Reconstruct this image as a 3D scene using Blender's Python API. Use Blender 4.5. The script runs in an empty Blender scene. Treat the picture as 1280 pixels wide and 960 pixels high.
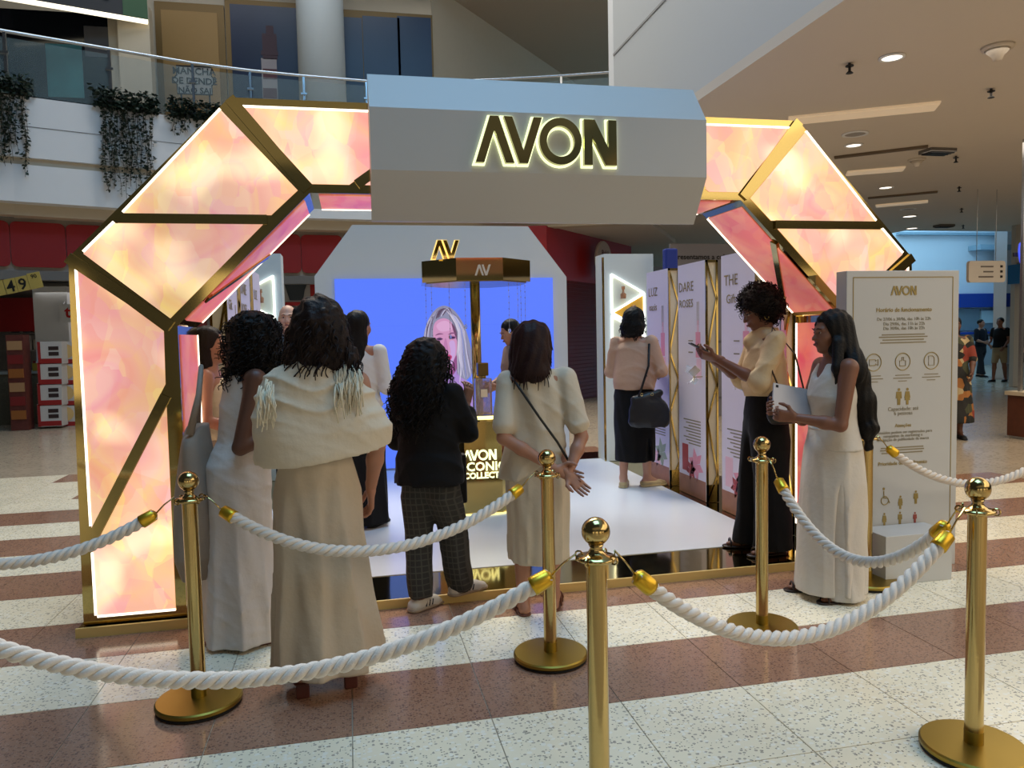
import bpy, bmesh, math, random
import numpy as np
from mathutils import Vector, Matrix, Euler, Quaternion
random.seed(7); np.random.seed(7)
PI = math.pi
scene = bpy.context.scene
COL = scene.collection

# ------------------------------------------------------------------ camera
FPX, PITCH, ROLL, YAW, CAMH = 950.0, math.radians(3.6), math.radians(1.27), math.radians(12.0), 1.5
FWD = Vector((math.sin(YAW)*math.cos(PITCH), math.cos(YAW)*math.cos(PITCH), -math.sin(PITCH)))
_r = Vector((math.cos(YAW), -math.sin(YAW), 0)); _u = _r.cross(FWD)
CR = _r*math.cos(ROLL) - _u*math.sin(ROLL)
CU = _r*math.sin(ROLL) + _u*math.cos(ROLL)
cam_data = bpy.data.cameras.new('camera'); cam = bpy.data.objects.new('camera', cam_data); COL.objects.link(cam)
cam_data.sensor_fit = 'HORIZONTAL'; cam_data.sensor_width = 36.0; cam_data.lens = FPX/1280*36.0
cam_data.clip_start = 0.05; cam_data.clip_end = 200
M = Matrix.Identity(4)
for i in range(3):
    M[i][0] = CR[i]; M[i][1] = CU[i]; M[i][2] = -FWD[i]
M[0][3], M[1][3], M[2][3] = 0, 0, CAMH
cam.matrix_world = M
scene.camera = cam

# ------------------------------------------------------------------ world, lights, exposure
scene.view_settings.view_transform = 'Standard'; scene.view_settings.look = 'None'
scene.view_settings.gamma = 1.0; scene.view_settings.use_curve_mapping = False
scene.view_settings.exposure = 0.0
world = bpy.data.worlds.new('world'); scene.world = world; world.use_nodes = True
bg = world.node_tree.nodes['Background']
bg.inputs[0].default_value = (0.92, 0.96, 1.0, 1); bg.inputs[1].default_value = 0.035

def area_light(name, loc, size, power, col, direction=(0, 0, -1), size_y=None, spread=180):
    d = bpy.data.lights.new(name, 'AREA'); d.energy = power; d.color = col
    d.shape = 'RECTANGLE'; d.size = size; d.size_y = size_y or size; d.spread = math.radians(spread)
    o = bpy.data.objects.new(name, d); COL.objects.link(o); o.location = loc
    o.rotation_euler = Vector(direction).to_track_quat('-Z', 'Y').to_euler()
    return o
# daylight through the atrium roof, and through the roof of the far hall on the right
area_light('atrium_skylight', (1.5, 1.6, 13.5), 7.0, 1000, (0.29, 0.63, 1.0), size_y=7.0)
area_light('far_hall_skylight', (17.5, 22.0, 8.4), 7.0, 760, (0.36, 0.70, 1.0), size_y=8.0)
# mall lamps over the upper floor and right corridor, plus added floor fills
area_light('floor_fill_back', (2.6, 12.2, 11.8), 10.0, 960, (1.0, 0.91, 0.78), size_y=4.0, spread=125, direction=(0, -0.62, -1))  # added warm fill for the floor, set back so the header top stays unlit
area_light('upper_floor_lamps', (-2.0, 13.2, 12.5), 8.0, 300, (0.90, 0.95, 1.0), size_y=3.0, direction=(0, 0.35, -1))
area_light('corridor_lamps', (10.0, 2.6, 3.86), 9.5, 640, (1.0, 0.88, 0.72), size_y=13.0)
area_light('floor_fill_right', (6.4, -1.2, 3.86), 5.0, 230, (1.0, 0.86, 0.66), size_y=6.0)  # added fill to warm and brighten the near floor from the right
area_light('floor_fill_behind', (0.0, -3.6, 4.6), 9.0, 25, (1.0, 0.84, 0.64), size_y=4.0)  # added weak warm fill for the floor in front of the camera

# ------------------------------------------------------------------ helpers
def at(px, py, Y):
    d = FWD + CR*((px-640)/FPX) - CU*((py-480)/FPX)
    return Vector((0, 0, CAMH)) + d*(Y/d.y)
def atz(px, py, z):
    d = FWD + CR*((px-640)/FPX) - CU*((py-480)/FPX)
    return Vector((0, 0, CAMH)) + d*((z-CAMH)/d.z)

def lin(c):
    out = []
    for v in c:
        v = v/255.0
        out.append(v/12.92 if v <= 0.04045 else ((v+0.055)/1.055)**2.4)
    return (*out, 1.0)
MATS = {}
def mat(name, col, rough=0.5, metal=0.0, emit=0.0, ecol=None, vary=0.0, vscale=6.0, bump=0.0, bscale=40.0,
        alpha=1.0, trans=0.0, ior=1.45, sss=0.0, coat=0.0, sheen=0.0, spec=0.5):
    if name in MATS: return MATS[name]
    m = bpy.data.materials.new(name); m.use_nodes = True; nt = m.node_tree
    b = nt.nodes['Principled BSDF']
    c = lin(col)
    b.inputs['Base Color'].default_value = c; b.inputs['Roughness'].default_value = rough
    b.inputs['Metallic'].default_value = metal; b.inputs['IOR'].default_value = ior
    b.inputs['Specular IOR Level'].default_value = spec
    if alpha < 1: b.inputs['Alpha'].default_value = alpha
    if trans: b.inputs['Transmission Weight'].default_value = trans
    if coat: b.inputs['Coat Weight'].default_value = coat
    if sheen: b.inputs['Sheen Weight'].default_value = sheen
    if sss:
        b.inputs['Subsurface Weight'].default_value = sss
        b.inputs['Subsurface Radius'].default_value = (0.012, 0.005, 0.003)
    if emit:
        b.inputs['Emission Color'].default_value = lin(ecol or col); b.inputs['Emission Strength'].default_value = emit
    if vary or bump:
        g = nt.nodes.new('ShaderNodeTexCoord')
        n = nt.nodes.new('ShaderNodeTexNoise'); n.inputs['Scale'].default_value = vscale; n.inputs['Detail'].default_value = 4
        nt.links.new(g.outputs['Object'], n.inputs['Vector'])
        if vary:
            mr = nt.nodes.new('ShaderNodeMapRange'); mr.inputs[3].default_value = 1-vary; mr.inputs[4].default_value = 1+vary
            nt.links.new(n.outputs['Fac'], mr.inputs[0])
            mx = nt.nodes.new('ShaderNodeMix'); mx.data_type = 'RGBA'; mx.blend_type = 'MULTIPLY'; mx.inputs[0].default_value = 1
            mx.inputs[6].default_value = c
            nt.links.new(mr.outputs[0], mx.inputs[7]); nt.links.new(mx.outputs[2], b.inputs['Base Color'])
        if bump:
            n2 = nt.nodes.new('ShaderNodeTexNoise'); n2.inputs['Scale'].default_value = bscale; n2.inputs['Detail'].default_value = 3
            nt.links.new(g.outputs['Object'], n2.inputs['Vector'])
            bp = nt.nodes.new('ShaderNodeBump'); bp.inputs['Strength'].default_value = bump; bp.inputs['Distance'].default_value = 0.01
            nt.links.new(n2.outputs['Fac'], bp.inputs['Height']); nt.links.new(bp.outputs[0], b.inputs['Normal'])
    MATS[name] = m
    return m

WO = {}
def empty(name, loc=(0, 0, 0), rz=0.0):
    o = bpy.data.objects.new(name, None); COL.objects.link(o); o.location = loc; o.rotation_euler = (0, 0, rz)
    o.empty_display_size = 0.1
    return o
def tag(o, label, cat, group=None, kind=None):
    o['label'] = label; o['category'] = cat
    if group: o['group'] = group
    if kind: o['kind'] = kind
    return o
def thing(name, label, cat, loc=(0, 0, 0), group=None):
    """an Empty at the thing's base; its parts are given in world coordinates"""
    o = empty(name, loc); WO[o.name] = Vector(loc); tag(o, label, cat, group); return o
def link_mesh(name, me, m, parent=None, smooth=False):
    o = bpy.data.objects.new(name, me); COL.objects.link(o)
    if m is not None:
        for mm in (m if isinstance(m, (list, tuple)) else [m]): me.materials.append(mm)
    if smooth: me.polygons.foreach_set('use_smooth', [True]*len(me.polygons))
    if parent is not None:
        o.parent = parent
        if parent.name in WO:
            off = WO[parent.name]; WO[o.name] = off
            if off.length > 0: me.transform(Matrix.Translation(-off))
    me.update()
    return o

class MB:
    def __init__(s): s.v = []; s.f = []
    def add(s, v, f):
        n = len(s.v); s.v += [tuple(p) for p in v]; s.f += [tuple(i+n for i in q) for q in f]; return s
    def box(s, x0, x1, y0, y1, z0, z1, rz=0.0, c=None):
        v = [(x0, y0, z0), (x1, y0, z0), (x1, y1, z0), (x0, y1, z0), (x0, y0, z1), (x1, y0, z1), (x1, y1, z1), (x0, y1, z1)]
        if rz:
            cx, cy = c or ((x0+x1)/2, (y0+y1)/2); a, b = math.cos(rz), math.sin(rz)
            v = [(cx+(x-cx)*a-(y-cy)*b, cy+(x-cx)*b+(y-cy)*a, z) for x, y, z in v]
        return s.add(v, [(0, 3, 2, 1), (4, 5, 6, 7), (0, 1, 5, 4), (1, 2, 6, 5), (2, 3, 7, 6), (3, 0, 4, 7)])
    def hull8(s, lo, hi):
        """box from two quads (lists of four points)"""
        return s.add(list(lo)+list(hi), [(3, 2, 1, 0), (4, 5, 6, 7), (0, 1, 5, 4), (1, 2, 6, 5), (2, 3, 7, 6), (3, 0, 4, 7)])
    def prism(s, poly, y0, y1):
        """polygon in x,z (counter-clockwise seen from -y) extruded along y"""
        n = len(poly)
        v = [(x, y0, z) for x, z in poly]+[(x, y1, z) for x, z in poly]
        f = [tuple(range(n)), tuple(range(2*n-1, n-1, -1))]+[(i, i+n, (i+1) % n+n, (i+1) % n) for i in range(n)]
        return s.add(v, f)
    def slab(s, poly, z0, z1):
        n = len(poly)
        v = [(x, y, z0) for x, y in poly]+[(x, y, z1) for x, y in poly]
        f = [tuple(range(n-1, -1, -1)), tuple(range(n, 2*n))]+[(i, (i+1) % n, (i+1) % n+n, i+n) for i in range(n)]
        return s.add(v, f)
    def bar(s, a, b, w, h, up=(0, 0, 1)):
        a, b = Vector(a), Vector(b); d = (b-a).normalized(); u = Vector(up)
        r = d.cross(u).normalized()*(w/2); t = r.cross(d).normalized()*(h/2)
        return s.hull8([a-r-t, a+r-t, a+r+t, a-r+t], [b-r-t, b+r-t, b+r+t, b-r+t])
    def lathe(s, prof, c=(0, 0, 0), n=24, cap=True):
        v = []; f = []
        for r, z in prof:
            for k in range(n):
                a = 2*PI*k/n; v.append((c[0]+r*math.cos(a), c[1]+r*math.sin(a), c[2]+z))
        for i in range(len(prof)-1):
            for k in range(n):
                f.append((i*n+k, i*n+(k+1) % n, (i+1)*n+(k+1) % n, (i+1)*n+k))
        if cap:
            f.append(tuple(range(n-1, -1, -1))); f.append(tuple((len(prof)-1)*n+k for k in range(n)))
        return s.add(v, f)
    def tube(s, path, r, n=8, closed=False, cap=True):
        P = [Vector(p) for p in path]; m = len(P); v = []; f = []
        rr = r if isinstance(r, (list, tuple)) else [r]*m
        ref = None
        for i in range(m):
            if closed: d = P[(i+1) % m]-P[i-1]
            else: d = P[min(i+1, m-1)]-P[max(i-1, 0)]
            d.normalize()
            if ref is None:
                ref = Vector((0, 0, 1)) if abs(d.z) < 0.9 else Vector((1, 0, 0))
            x = (ref-d*ref.dot(d)).normalized(); ref = x; y = d.cross(x)
            for k in range(n):
                a = 2*PI*k/n; v.append(P[i]+x*(math.cos(a)*rr[i])+y*(math.sin(a)*rr[i]))
        for i in range(m if closed else m-1):
            j = (i+1) % m
            for k in range(n): f.append((i*n+k, i*n+(k+1) % n, j*n+(k+1) % n, j*n+k))
        if cap and not closed:
            f.append(tuple(range(n-1, -1, -1))); f.append(tuple((m-1)*n+k for k in range(n)))
        return s.add(v, f)
    def ball(s, c, r, nu=16, nv=10):
        rx, ry, rz = r if isinstance(r, (list, tuple)) else (r, r, r)
        v = [(c[0], c[1], c[2]-rz)]; f = []
        for i in range(1, nv):
            t = PI*i/nv-PI/2
            for k in range(nu):
                a = 2*PI*k/nu; v.append((c[0]+rx*math.cos(t)*math.cos(a), c[1]+ry*math.cos(t)*math.sin(a), c[2]+rz*math.sin(t)))
        v.append((c[0], c[1], c[2]+rz)); L = len(v)-1
        for k in range(nu): f.append((0, 1+(k+1) % nu, 1+k)); f.append((L, L-nu+k, L-nu+(k+1) % nu))
        for i in range(nv-2):
            for k in range(nu):
                a = 1+i*nu; f.append((a+k, a+(k+1) % nu, a+nu+(k+1) % nu, a+nu+k))
        return s.add(v, f)
    def xf(s, m):
        s.v = [tuple(m @ Vector(p)) for p in s.v]; return s
    def mesh(s, name):
        me = bpy.data.meshes.new(name); me.from_pydata(s.v, [], s.f); me.update(); return me
    def build(s, name, m, parent=None, smooth=False, bevel=0.0, auto=False):
        o = link_mesh(name, s.mesh(name), m, parent, smooth)
        if bevel:
            md = o.modifiers.new('bevel', 'BEVEL'); md.width = bevel; md.segments = 2; md.limit_method = 'ANGLE'
            md.angle_limit = math.radians(40)
        if auto:
            o.data.polygons.foreach_set('use_smooth', [True]*len(o.data.polygons))
            o.data.set_sharp_from_angle(angle=math.radians(35))
        return o
def struct(o):
    o['kind'] = 'structure'; return o
def copy_tree(o, parent=None):
    c = o.copy(); COL.objects.link(c); c.parent = parent
    for ch in list(o.children):
        cc = ch.copy(); COL.objects.link(cc); cc.parent = c
        for g in list(ch.children):
            gg = g.copy(); COL.objects.link(gg); gg.parent = cc
    return c

def text_mesh(body, size, align='CENTER', extrude=0.0, bold=0.0):
    cu = bpy.data.curves.new('txt', 'FONT'); cu.body = body; cu.size = size; cu.align_x = align; cu.extrude = extrude
    cu.resolution_u = 2; cu.offset = bold
    o = bpy.data.objects.new('txt', cu); COL.objects.link(o)
    dg = bpy.context.evaluated_depsgraph_get(); dg.update()
    me = bpy.data.meshes.new_from_object(o.evaluated_get(dg))
    bpy.data.objects.remove(o); bpy.data.curves.remove(cu)
    return me
def text_on(name, body, size, pos, m, parent, align='CENTER', normal='-y', extrude=0.0008, bold=0.0, rot=None):
    """lettering standing upright at pos; text faces the given direction"""
    me = text_mesh(body, size, align, extrude, bold)
    R = {'-y': Matrix.Rotation(PI/2, 4, 'X'), '-x': Matrix.Rotation(-PI/2, 4, 'Z') @ Matrix.Rotation(PI/2, 4, 'X'),
         '+x': Matrix.Rotation(PI/2, 4, 'Z') @ Matrix.Rotation(PI/2, 4, 'X')}[normal] if rot is None else rot
    me.transform(Matrix.Translation(Vector(pos)) @ R)
    return link_mesh(name, me, m, parent)

# the four capitals of the sign, one unit tall: outlines in x,z
def glyphs(t=0.19):
    def lam(x0, w, flip):
        c = w/2; u = (c-t)/(c-t/2)
        p = [(0, 0), (t, 0), (c, u), (w-t, 0), (w, 0), (c+t/2, 1), (c-t/2, 1)]
        if flip: p = [(x, 1-z) for x, z in reversed(p)]
        return [(x0+x, z) for x, z in p]
    w, q = 0.76, 0.25
    z1 = 1-t/(w-q); z2 = t/(w-q)
    nn = [(0, 0), (t, 0), (t, z1), (w-q, 0), (w, 0), (w, 1), (w-t, 1), (w-t, z2), (q, 1), (0, 1)]
    return [lam(0, 0.86, False), lam(0.64, 0.86, True), None, [(2.46+x, z) for x, z in nn]]
def offset_poly(p, d):
    n = len(p); out = []
    for i in range(n):
        a, b, c = Vector(p[i-1]), Vector(p[i]), Vector(p[(i+1) % n])
        e1 = (b-a).normalized(); e2 = (c-b).normalized()
        n1 = Vector((e1.y, -e1.x)); n2 = Vector((e2.y, -e2.x))
        k = max(0.35, 1+n1.dot(n2))
        out.append(tuple(b+(n1+n2)*(d/k)))
    return out
def letter(mb, idx, x0, z0, h, y0, y1, grow=0.0):
    g = glyphs()[idx]
    if g is None:
        n = 40; cx, cz, ro, ri = 1.92, 0.5, 0.51+grow/h, 0.51-0.175-grow/h
        v = []; f = []
        for y in (y0, y1):
            for r in (ro, ri):
                for k in range(n):
                    a = 2*PI*k/n; v.append((x0+h*(cx+r*0.95*math.cos(a)), y, z0+h*(cz+r*math.sin(a))))
        for k in range(n):
            j = (k+1) % n
            f += [(k, j, n+j, n+k), (2*n+k, 3*n+k, 3*n+j, 2*n+j), (k, 2*n+k, 2*n+j, j), (n+k, n+j, 3*n+j, 3*n+k)]
        mb.add(v, f)
    else:
        p = [(x0+h*x, z0+h*z) for x, z in g]
        if grow: p = offset_poly(p, grow)
        mb.prism(p, y0, y1)

# ------------------------------------------------------------------ procedural materials
def terrazzo(name, base, specks, scale, rough, patch=0.06):
    m = bpy.data.materials.new(name); m.use_nodes = True; nt = m.node_tree; b = nt.nodes['Principled BSDF']; L = nt.links.new
    geo = nt.nodes.new('ShaderNodeNewGeometry')
    prev = None
    rgb = nt.nodes.new('ShaderNodeRGB'); rgb.outputs[0].default_value = lin(base); prev = rgb.outputs[0]
    nz = nt.nodes.new('ShaderNodeTexNoise'); nz.inputs['Scale'].default_value = 2.2; nz.inputs['Detail'].default_value = 5
    L(geo.outputs['Position'], nz.inputs['Vector'])
    mr = nt.nodes.new('ShaderNodeMapRange'); mr.inputs[1].default_value = 0.3; mr.inputs[2].default_value = 0.7
    mr.inputs[3].default_value = 1-patch; mr.inputs[4].default_value = 1+patch
    L(nz.outputs['Fac'], mr.inputs[0])
    for i, (c, sc, lo, hi) in enumerate(specks):
        vo = nt.nodes.new('ShaderNodeTexVoronoi'); vo.inputs['Scale'].default_value = scale*sc
        mp = nt.nodes.new('ShaderNodeMapping'); mp.inputs['Location'].default_value = (3.7*i, 1.3*i, 0.11*i); mp.inputs['Scale'].default_value = (1, 1.25, 1)
        L(geo.outputs['Position'], mp.inputs['Vector']); L(mp.outputs[0], vo.inputs['Vector'])
        # random cells become chips
        sep = nt.nodes.new('ShaderNodeSeparateColor'); L(vo.outputs['Color'], sep.inputs[0])
        g = nt.nodes.new('ShaderNodeMath'); g.operation = 'LESS_THAN'; g.inputs[1].default_value = hi; L(sep.outputs[0], g.inputs[0])
        d = nt.nodes.new('ShaderNodeMath'); d.operation = 'LESS_THAN'; d.inputs[1].default_value = lo; L(vo.outputs['Distance'], d.inputs[0])
        mu = nt.nodes.new('ShaderNodeMath'); mu.operation = 'MULTIPLY'; L(g.outputs[0], mu.inputs[0]); L(d.outputs[0], mu.inputs[1])
        mx = nt.nodes.new('ShaderNodeMix'); mx.data_type = 'RGBA'; L(mu.outputs[0], mx.inputs[0]); L(prev, mx.inputs[6])
        mx.inputs[7].default_value = lin(c); prev = mx.outputs[2]
    mm = nt.nodes.new('ShaderNodeMix'); mm.data_type = 'RGBA'; mm.blend_type = 'MULTIPLY'; mm.inputs[0].default_value = 1
    L(prev, mm.inputs[6]); L(mr.outputs[0], mm.inputs[7]); L(mm.outputs[2], b.inputs['Base Color'])
    b.inputs['Roughness'].default_value = rough
    return m
M_white_tile = terrazzo('terrazzo_white', (234, 223, 196), [((172, 164, 148), 1.0, 0.42, 0.30), ((116, 108, 96), 1.7, 0.36, 0.14), ((236, 230, 214), 0.8, 0.5, 0.25)], 62, 0.16)
M_brown_tile = terrazzo('terrazzo_brown', (152, 114, 92), [((112, 82, 70), 1.0, 0.45, 0.35), ((160, 128, 110), 1.5, 0.40, 0.25), ((92, 68, 60), 1.9, 0.4, 0.15)], 80, 0.14)
M_floor = terrazzo('floor_polished_beige', (172, 158, 138), [((150, 136, 118), 0.7, 0.5, 0.3)], 40, 0.2)

def crystal(name, cols, scale, strength, seed=0.0, bright=1.0):
    """backlit printed film: shards of pink, peach and yellow"""
    m = bpy.data.materials.new(name); m.use_nodes = True; nt = m.node_tree; L = nt.links.new
    b = nt.nodes['Principled BSDF']; b.inputs['Base Color'].default_value = (0.25, 0.2, 0.18, 1); b.inputs['Roughness'].default_value = 0.35
    geo = nt.nodes.new('ShaderNodeNewGeometry')
    mp = nt.nodes.new('ShaderNodeMapping'); mp.inputs['Location'].default_value = (seed, seed*0.7, seed*1.3)
    L(geo.outputs['Position'], mp.inputs['Vector'])
    def ramp(src, stops):
        r = nt.nodes.new('ShaderNodeValToRGB'); e = r.color_ramp.elements
        while len(e) < len(stops): e.new(0.5)
        for q, (p, c) in zip(e, stops): q.position = p; q.color = lin(c)
        L(src, r.inputs[0]); return r.outputs[0]
    outs = []
    for i, sc in enumerate((scale, scale*1.8, scale*2.9)):
        rt = nt.nodes.new('ShaderNodeMapping'); rt.inputs['Rotation'].default_value = (0.5*i, 0.6+0.5*i, 0.3); rt.inputs['Scale'].default_value = (1.0, 0.6, 0.62)
        L(mp.outputs[0], rt.inputs['Vector'])
        vo = nt.nodes.new('ShaderNodeTexVoronoi'); vo.distance = ('CHEBYCHEV', 'CHEBYCHEV', 'MANHATTAN')[i]; vo.inputs['Scale'].default_value = sc*0.9; L(rt.outputs[0], vo.inputs['Vector'])
        sp = nt.nodes.new('ShaderNodeSeparateColor'); L(vo.outputs['Color'], sp.inputs[0])
        outs.append(ramp(sp.outputs[i], cols))
    n2 = nt.nodes.new('ShaderNodeTexNoise'); n2.inputs['Scale'].default_value = scale*0.75; n2.inputs['Detail'].default_value = 0.5
    L(mp.outputs[0], n2.inputs['Vector'])
    mr = nt.nodes.new('ShaderNodeMapRange'); mr.inputs[1].default_value = 0.32; mr.inputs[2].default_value = 0.68; L(n2.outputs['Fac'], mr.inputs[0])
    cur = ramp(mr.outputs[0], cols)
    for o, f in zip(outs, (0.46, 0.40, 0.30)):
        m1 = nt.nodes.new('ShaderNodeMix'); m1.data_type = 'RGBA'; m1.inputs[0].default_value = f; L(cur, m1.inputs[6]); L(o, m1.inputs[7]); cur = m1.outputs[2]
    # lamps behind the film: soft warm hot spots
    n3 = nt.nodes.new('ShaderNodeTexNoise'); n3.inputs['Scale'].default_value = 3.6; n3.inputs['Detail'].default_value = 0; L(mp.outputs[0], n3.inputs['Vector'])
    r3 = nt.nodes.new('ShaderNodeMapRange'); r3.interpolation_type = 'SMOOTHSTEP'; r3.inputs[1].default_value = 0.50; r3.inputs[2].default_value = 0.80; r3.inputs[3].default_value = 0.0; r3.inputs[4].default_value = 0.95*bright
    L(n3.outputs['Fac'], r3.inputs[0])
    hc = nt.nodes.new('ShaderNodeMix'); hc.data_type = 'RGBA'; hc.blend_type = 'ADD'; hc.clamp_result = False; L(r3.outputs[0], hc.inputs[0]); L(cur, hc.inputs[6]); hc.inputs[7].default_value = (1.0, 0.86, 0.42, 1)
    n4 = nt.nodes.new('ShaderNodeTexNoise'); n4.inputs['Scale'].default_value = 1.5; n4.inputs['Detail'].default_value = 0; L(mp.outputs[0], n4.inputs['Vector'])
    r4 = nt.nodes.new('ShaderNodeMapRange'); r4.inputs[1].default_value = 0.3; r4.inputs[2].default_value = 0.7; r4.inputs[3].default_value = strength*0.78; r4.inputs[4].default_value = strength*1.22; L(n4.outputs['Fac'], r4.inputs[0])
    L(hc.outputs[2], b.inputs['Emission Color']); L(r4.outputs[0], b.inputs['Emission Strength'])
    return m
C_FILM = [(0.0, (232, 124, 156)), (0.16, (242, 170, 140)), (0.32, (250, 210, 178)), (0.46, (254, 222, 104)), (0.58, (248, 190, 140)), (0.70, (238, 146, 108)), (0.82, (244, 180, 150)), (0.90, (236, 140, 170)), (1.0, (252, 224, 196))]
C_REVEAL = [(0.0, (214, 40, 90)), (0.3, (232, 84, 76)), (0.5, (244, 140, 96)), (0.7, (222, 60, 96)), (1.0, (246, 170, 120))]
M_film = crystal('backlit_film', C_FILM, 3.4, 0.96, bright=0.62)
M_film_in = crystal('backlit_film_inner', C_REVEAL, 4.2, 0.62, seed=5.0, bright=0.15)
M_led = mat('warm_led', (255, 244, 225), emit=2.6, ecol=(255, 240, 214))
M_gold = mat('mirror_gold', (186, 164, 102), rough=0.07, metal=1.0)
M_gold_soft = mat('polished_brass', (188, 164, 108), rough=0.15, metal=1.0, bump=0.02, bscale=60)
M_gold_satin = mat('satin_gold', (160, 136, 62), rough=0.38, metal=1.0)
M_gold_pale = mat('pale_gold_riser', (222, 192, 120), rough=0.4, metal=0.35)
M_white = mat('white_laminate', (186, 187, 186), rough=0.42)
M_white_floor = mat('white_vinyl', (226, 230, 236), rough=0.22, vary=0.02, vscale=2)
M_black = mat('black_rubber', (16, 16, 16), rough=0.7)
M_goldprint = mat('gold_print', (150, 130, 74), rough=0.5, metal=0.2)
M_greyprint = mat('grey_gold_print', (134, 124, 98), rough=0.5)
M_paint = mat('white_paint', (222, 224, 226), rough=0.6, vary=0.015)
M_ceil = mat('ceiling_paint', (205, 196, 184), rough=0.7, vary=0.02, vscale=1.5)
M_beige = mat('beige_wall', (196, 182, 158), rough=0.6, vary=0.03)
M_red = mat('red_panel', (150, 14, 16), rough=0.45)
M_dark = mat('dark_interior', (28, 27, 28), rough=0.5)

# ================================================================== THE SETTING
# floor: base plus separately laid tiles
fl = struct(MB().box(-30, 45, -14, 50, -0.2, -0.004).build('floor', M_floor))
TX0, TW, TY0, TH = 0.497, 0.5365, 2.34, 0.525
def tile_mesh(name, m):
    g = 0.0022
    mb = MB().box(-TW/2+g, TW/2-g, -TH/2+g, TH/2-g, -0.012, 0.0)
    me = mb.mesh(name); me.materials.append(m); return me
tm = {'w': tile_mesh('tile_white', M_white_tile), 'b': tile_mesh('tile_brown', M_brown_tile)}
for j in range(-2, 14):
    y = TY0+(j+0.5)*TH
    for i in range(-9, 11):
        x = TX0+(i+0.5)*TW
        if -1.3 < x < 3.4 and 4.55 < y < 8.6: continue
        if x > 3.4 and y > 6.6: continue
        if x < -1.3 and x < -y*0.46-0.9: continue
        if x > 0.5+y*1.08: continue
        if y < 2.9 and x < -1.6: continue
        brown = j >= 1 and j % 2 == 1
        if j >= 10:
            brown = (j in (11, 13)) and x > -2.85-0.3*(j == 13)
        t = bpy.data.objects.new('tile', tm['b' if brown else 'w']); COL.objects.link(t); t.parent = fl; t.location = (x, y, 0)

# upper floor: curved slab edge with a glass railing
S = [(-12, 10.0), (-9, 12.4), (-7, 13.75), (-5.45, 14.5), (-4.0, 15.08), (-2.7, 15.6), (-1.7, 15.86), (-0.7, 16.02), (0.53, 16.15), (1.8, 16.02), (3.13, 15.68), (4.4, 15.27), (5.42, 14.9), (5.9, 14.6)]
def inset(path, d):
    out = []
    for i in range(len(path)):
        a = Vector(path[max(i-1, 0)]); b = Vector(path[min(i+1, len(path)-1)]); t = (b-a).normalized()
        out.append((path[i][0]-t.y*d, path[i][1]+t.x*d))
    return out
def ribbon(mb, path, d0, d1, z0, z1):
    A, B = inset(path, d0), inset(path, d1)
    for i in range(len(path)-1):
        q = [A[i], A[i+1], B[i+1], B[i]]
        mb.hull8([(x, y, z0) for x, y in q], [(x, y, z1) for x, y in q])
    return mb
sl = struct(ribbon(MB(), S, 0.0, 0.5, 4.72, 5.74).build('balcony_slab', M_paint))
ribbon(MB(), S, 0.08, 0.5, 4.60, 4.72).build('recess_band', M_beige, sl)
ribbon(MB(), S, 0.02, 0.5, 3.97, 4.60).build('lower_band', M_paint, sl)
ribbon(MB(), S, -0.006, 0.02, 5.235, 5.245).build('shadow_groove', mat('groove_grey', (120, 118, 116), rough=0.8), sl)
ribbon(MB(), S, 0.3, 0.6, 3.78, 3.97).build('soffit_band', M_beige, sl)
ribbon(MB(), S, 0.5, 5.2, 5.60, 5.70).build('upper_floor_deck', M_beige, sl)
ribbon(MB(), S[3:], 0.6, 4.6, 3.80, 3.90).build('shop_soffit', M_ceil, sl)
rail = thing('glass_railing', 'curved clear glass balcony railing with a slim steel handrail', 'railing', (-2.7, 15.7, 5.74))
M_steel = mat('brushed_steel', (190, 192, 194), rough=0.25, metal=1.0)
M_glass = mat('railing_glass', (150, 172, 176), rough=0.03, alpha=0.16, spec=0.6)
R_ = inset(S, 0.08)
MB().tube([(x, y, 6.8) for x, y in R_], 0.032, 8).build('handrail', M_steel, rail, smooth=True)
for i in range(2, len(R_)-1):
    a, b = Vector(R_[i]), Vector(R_[i+1]); d = (b-a).normalized()*0.03
    a2, b2 = a+d, b-d; nrm = Vector((-d.y, d.x)).normalized()*0.006
    q = [a2-nrm, b2-nrm, b2+nrm, a2+nrm]
    MB().hull8([(p.x, p.y, 5.78) for p in q], [(p.x, p.y, 6.70) for p in q]).build('glass_panel', M_glass, rail)
    po = MB().box(a.x-0.022, a.x+0.022, a.y-0.022, a.y+0.022, 5.74, 6.78).build('post', M_steel, rail)
    MB().box(a.x-0.06, a.x+0.06, a.y-0.05, a.y-0.02, 6.42, 6.46).build('glass_clamp', M_steel, po)

# lower shop facade: red scalloped fascia following the slab
red_shop = thing('red_shop_fascia', 'dark red shop fascia of rounded panels under the white balcony', 'fascia', (-2.5, 16.0, 2.9))
F_ = inset(S, 0.75)
ribbon(MB(), S[2:9], 0.80, 0.95, 2.85, 3.80).build('backing', mat('fascia_cream', (168, 158, 146), rough=0.6), red_shop)
acc = 0.0; seg = F_[2:9]
def along(path, dist):
    for i in range(len(path)-1):
        a, b = Vector(path[i]), Vector(path[i+1]); l = (b-a).length
        if dist <= l: return a+(b-a)*(dist/l), (b-a).normalized()
        dist -= l
    return Vector(path[-1]), (Vector(path[-1])-Vector(path[-2])).normalized()
PW = 0.86
def rounded(w, h, r, n=5):
    p = []
    for cx, cz, a0 in ((w/2-r, -h/2+r, -PI/2), (w/2-r, h/2-r, 0), (-w/2+r, h/2-r, PI/2), (-w/2+r, -h/2+r, PI)):
        for k in range(n+1):
            a = a0+PI/2*k/n; p.append((cx+r*math.cos(a), cz+r*math.sin(a)))
    return p
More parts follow.
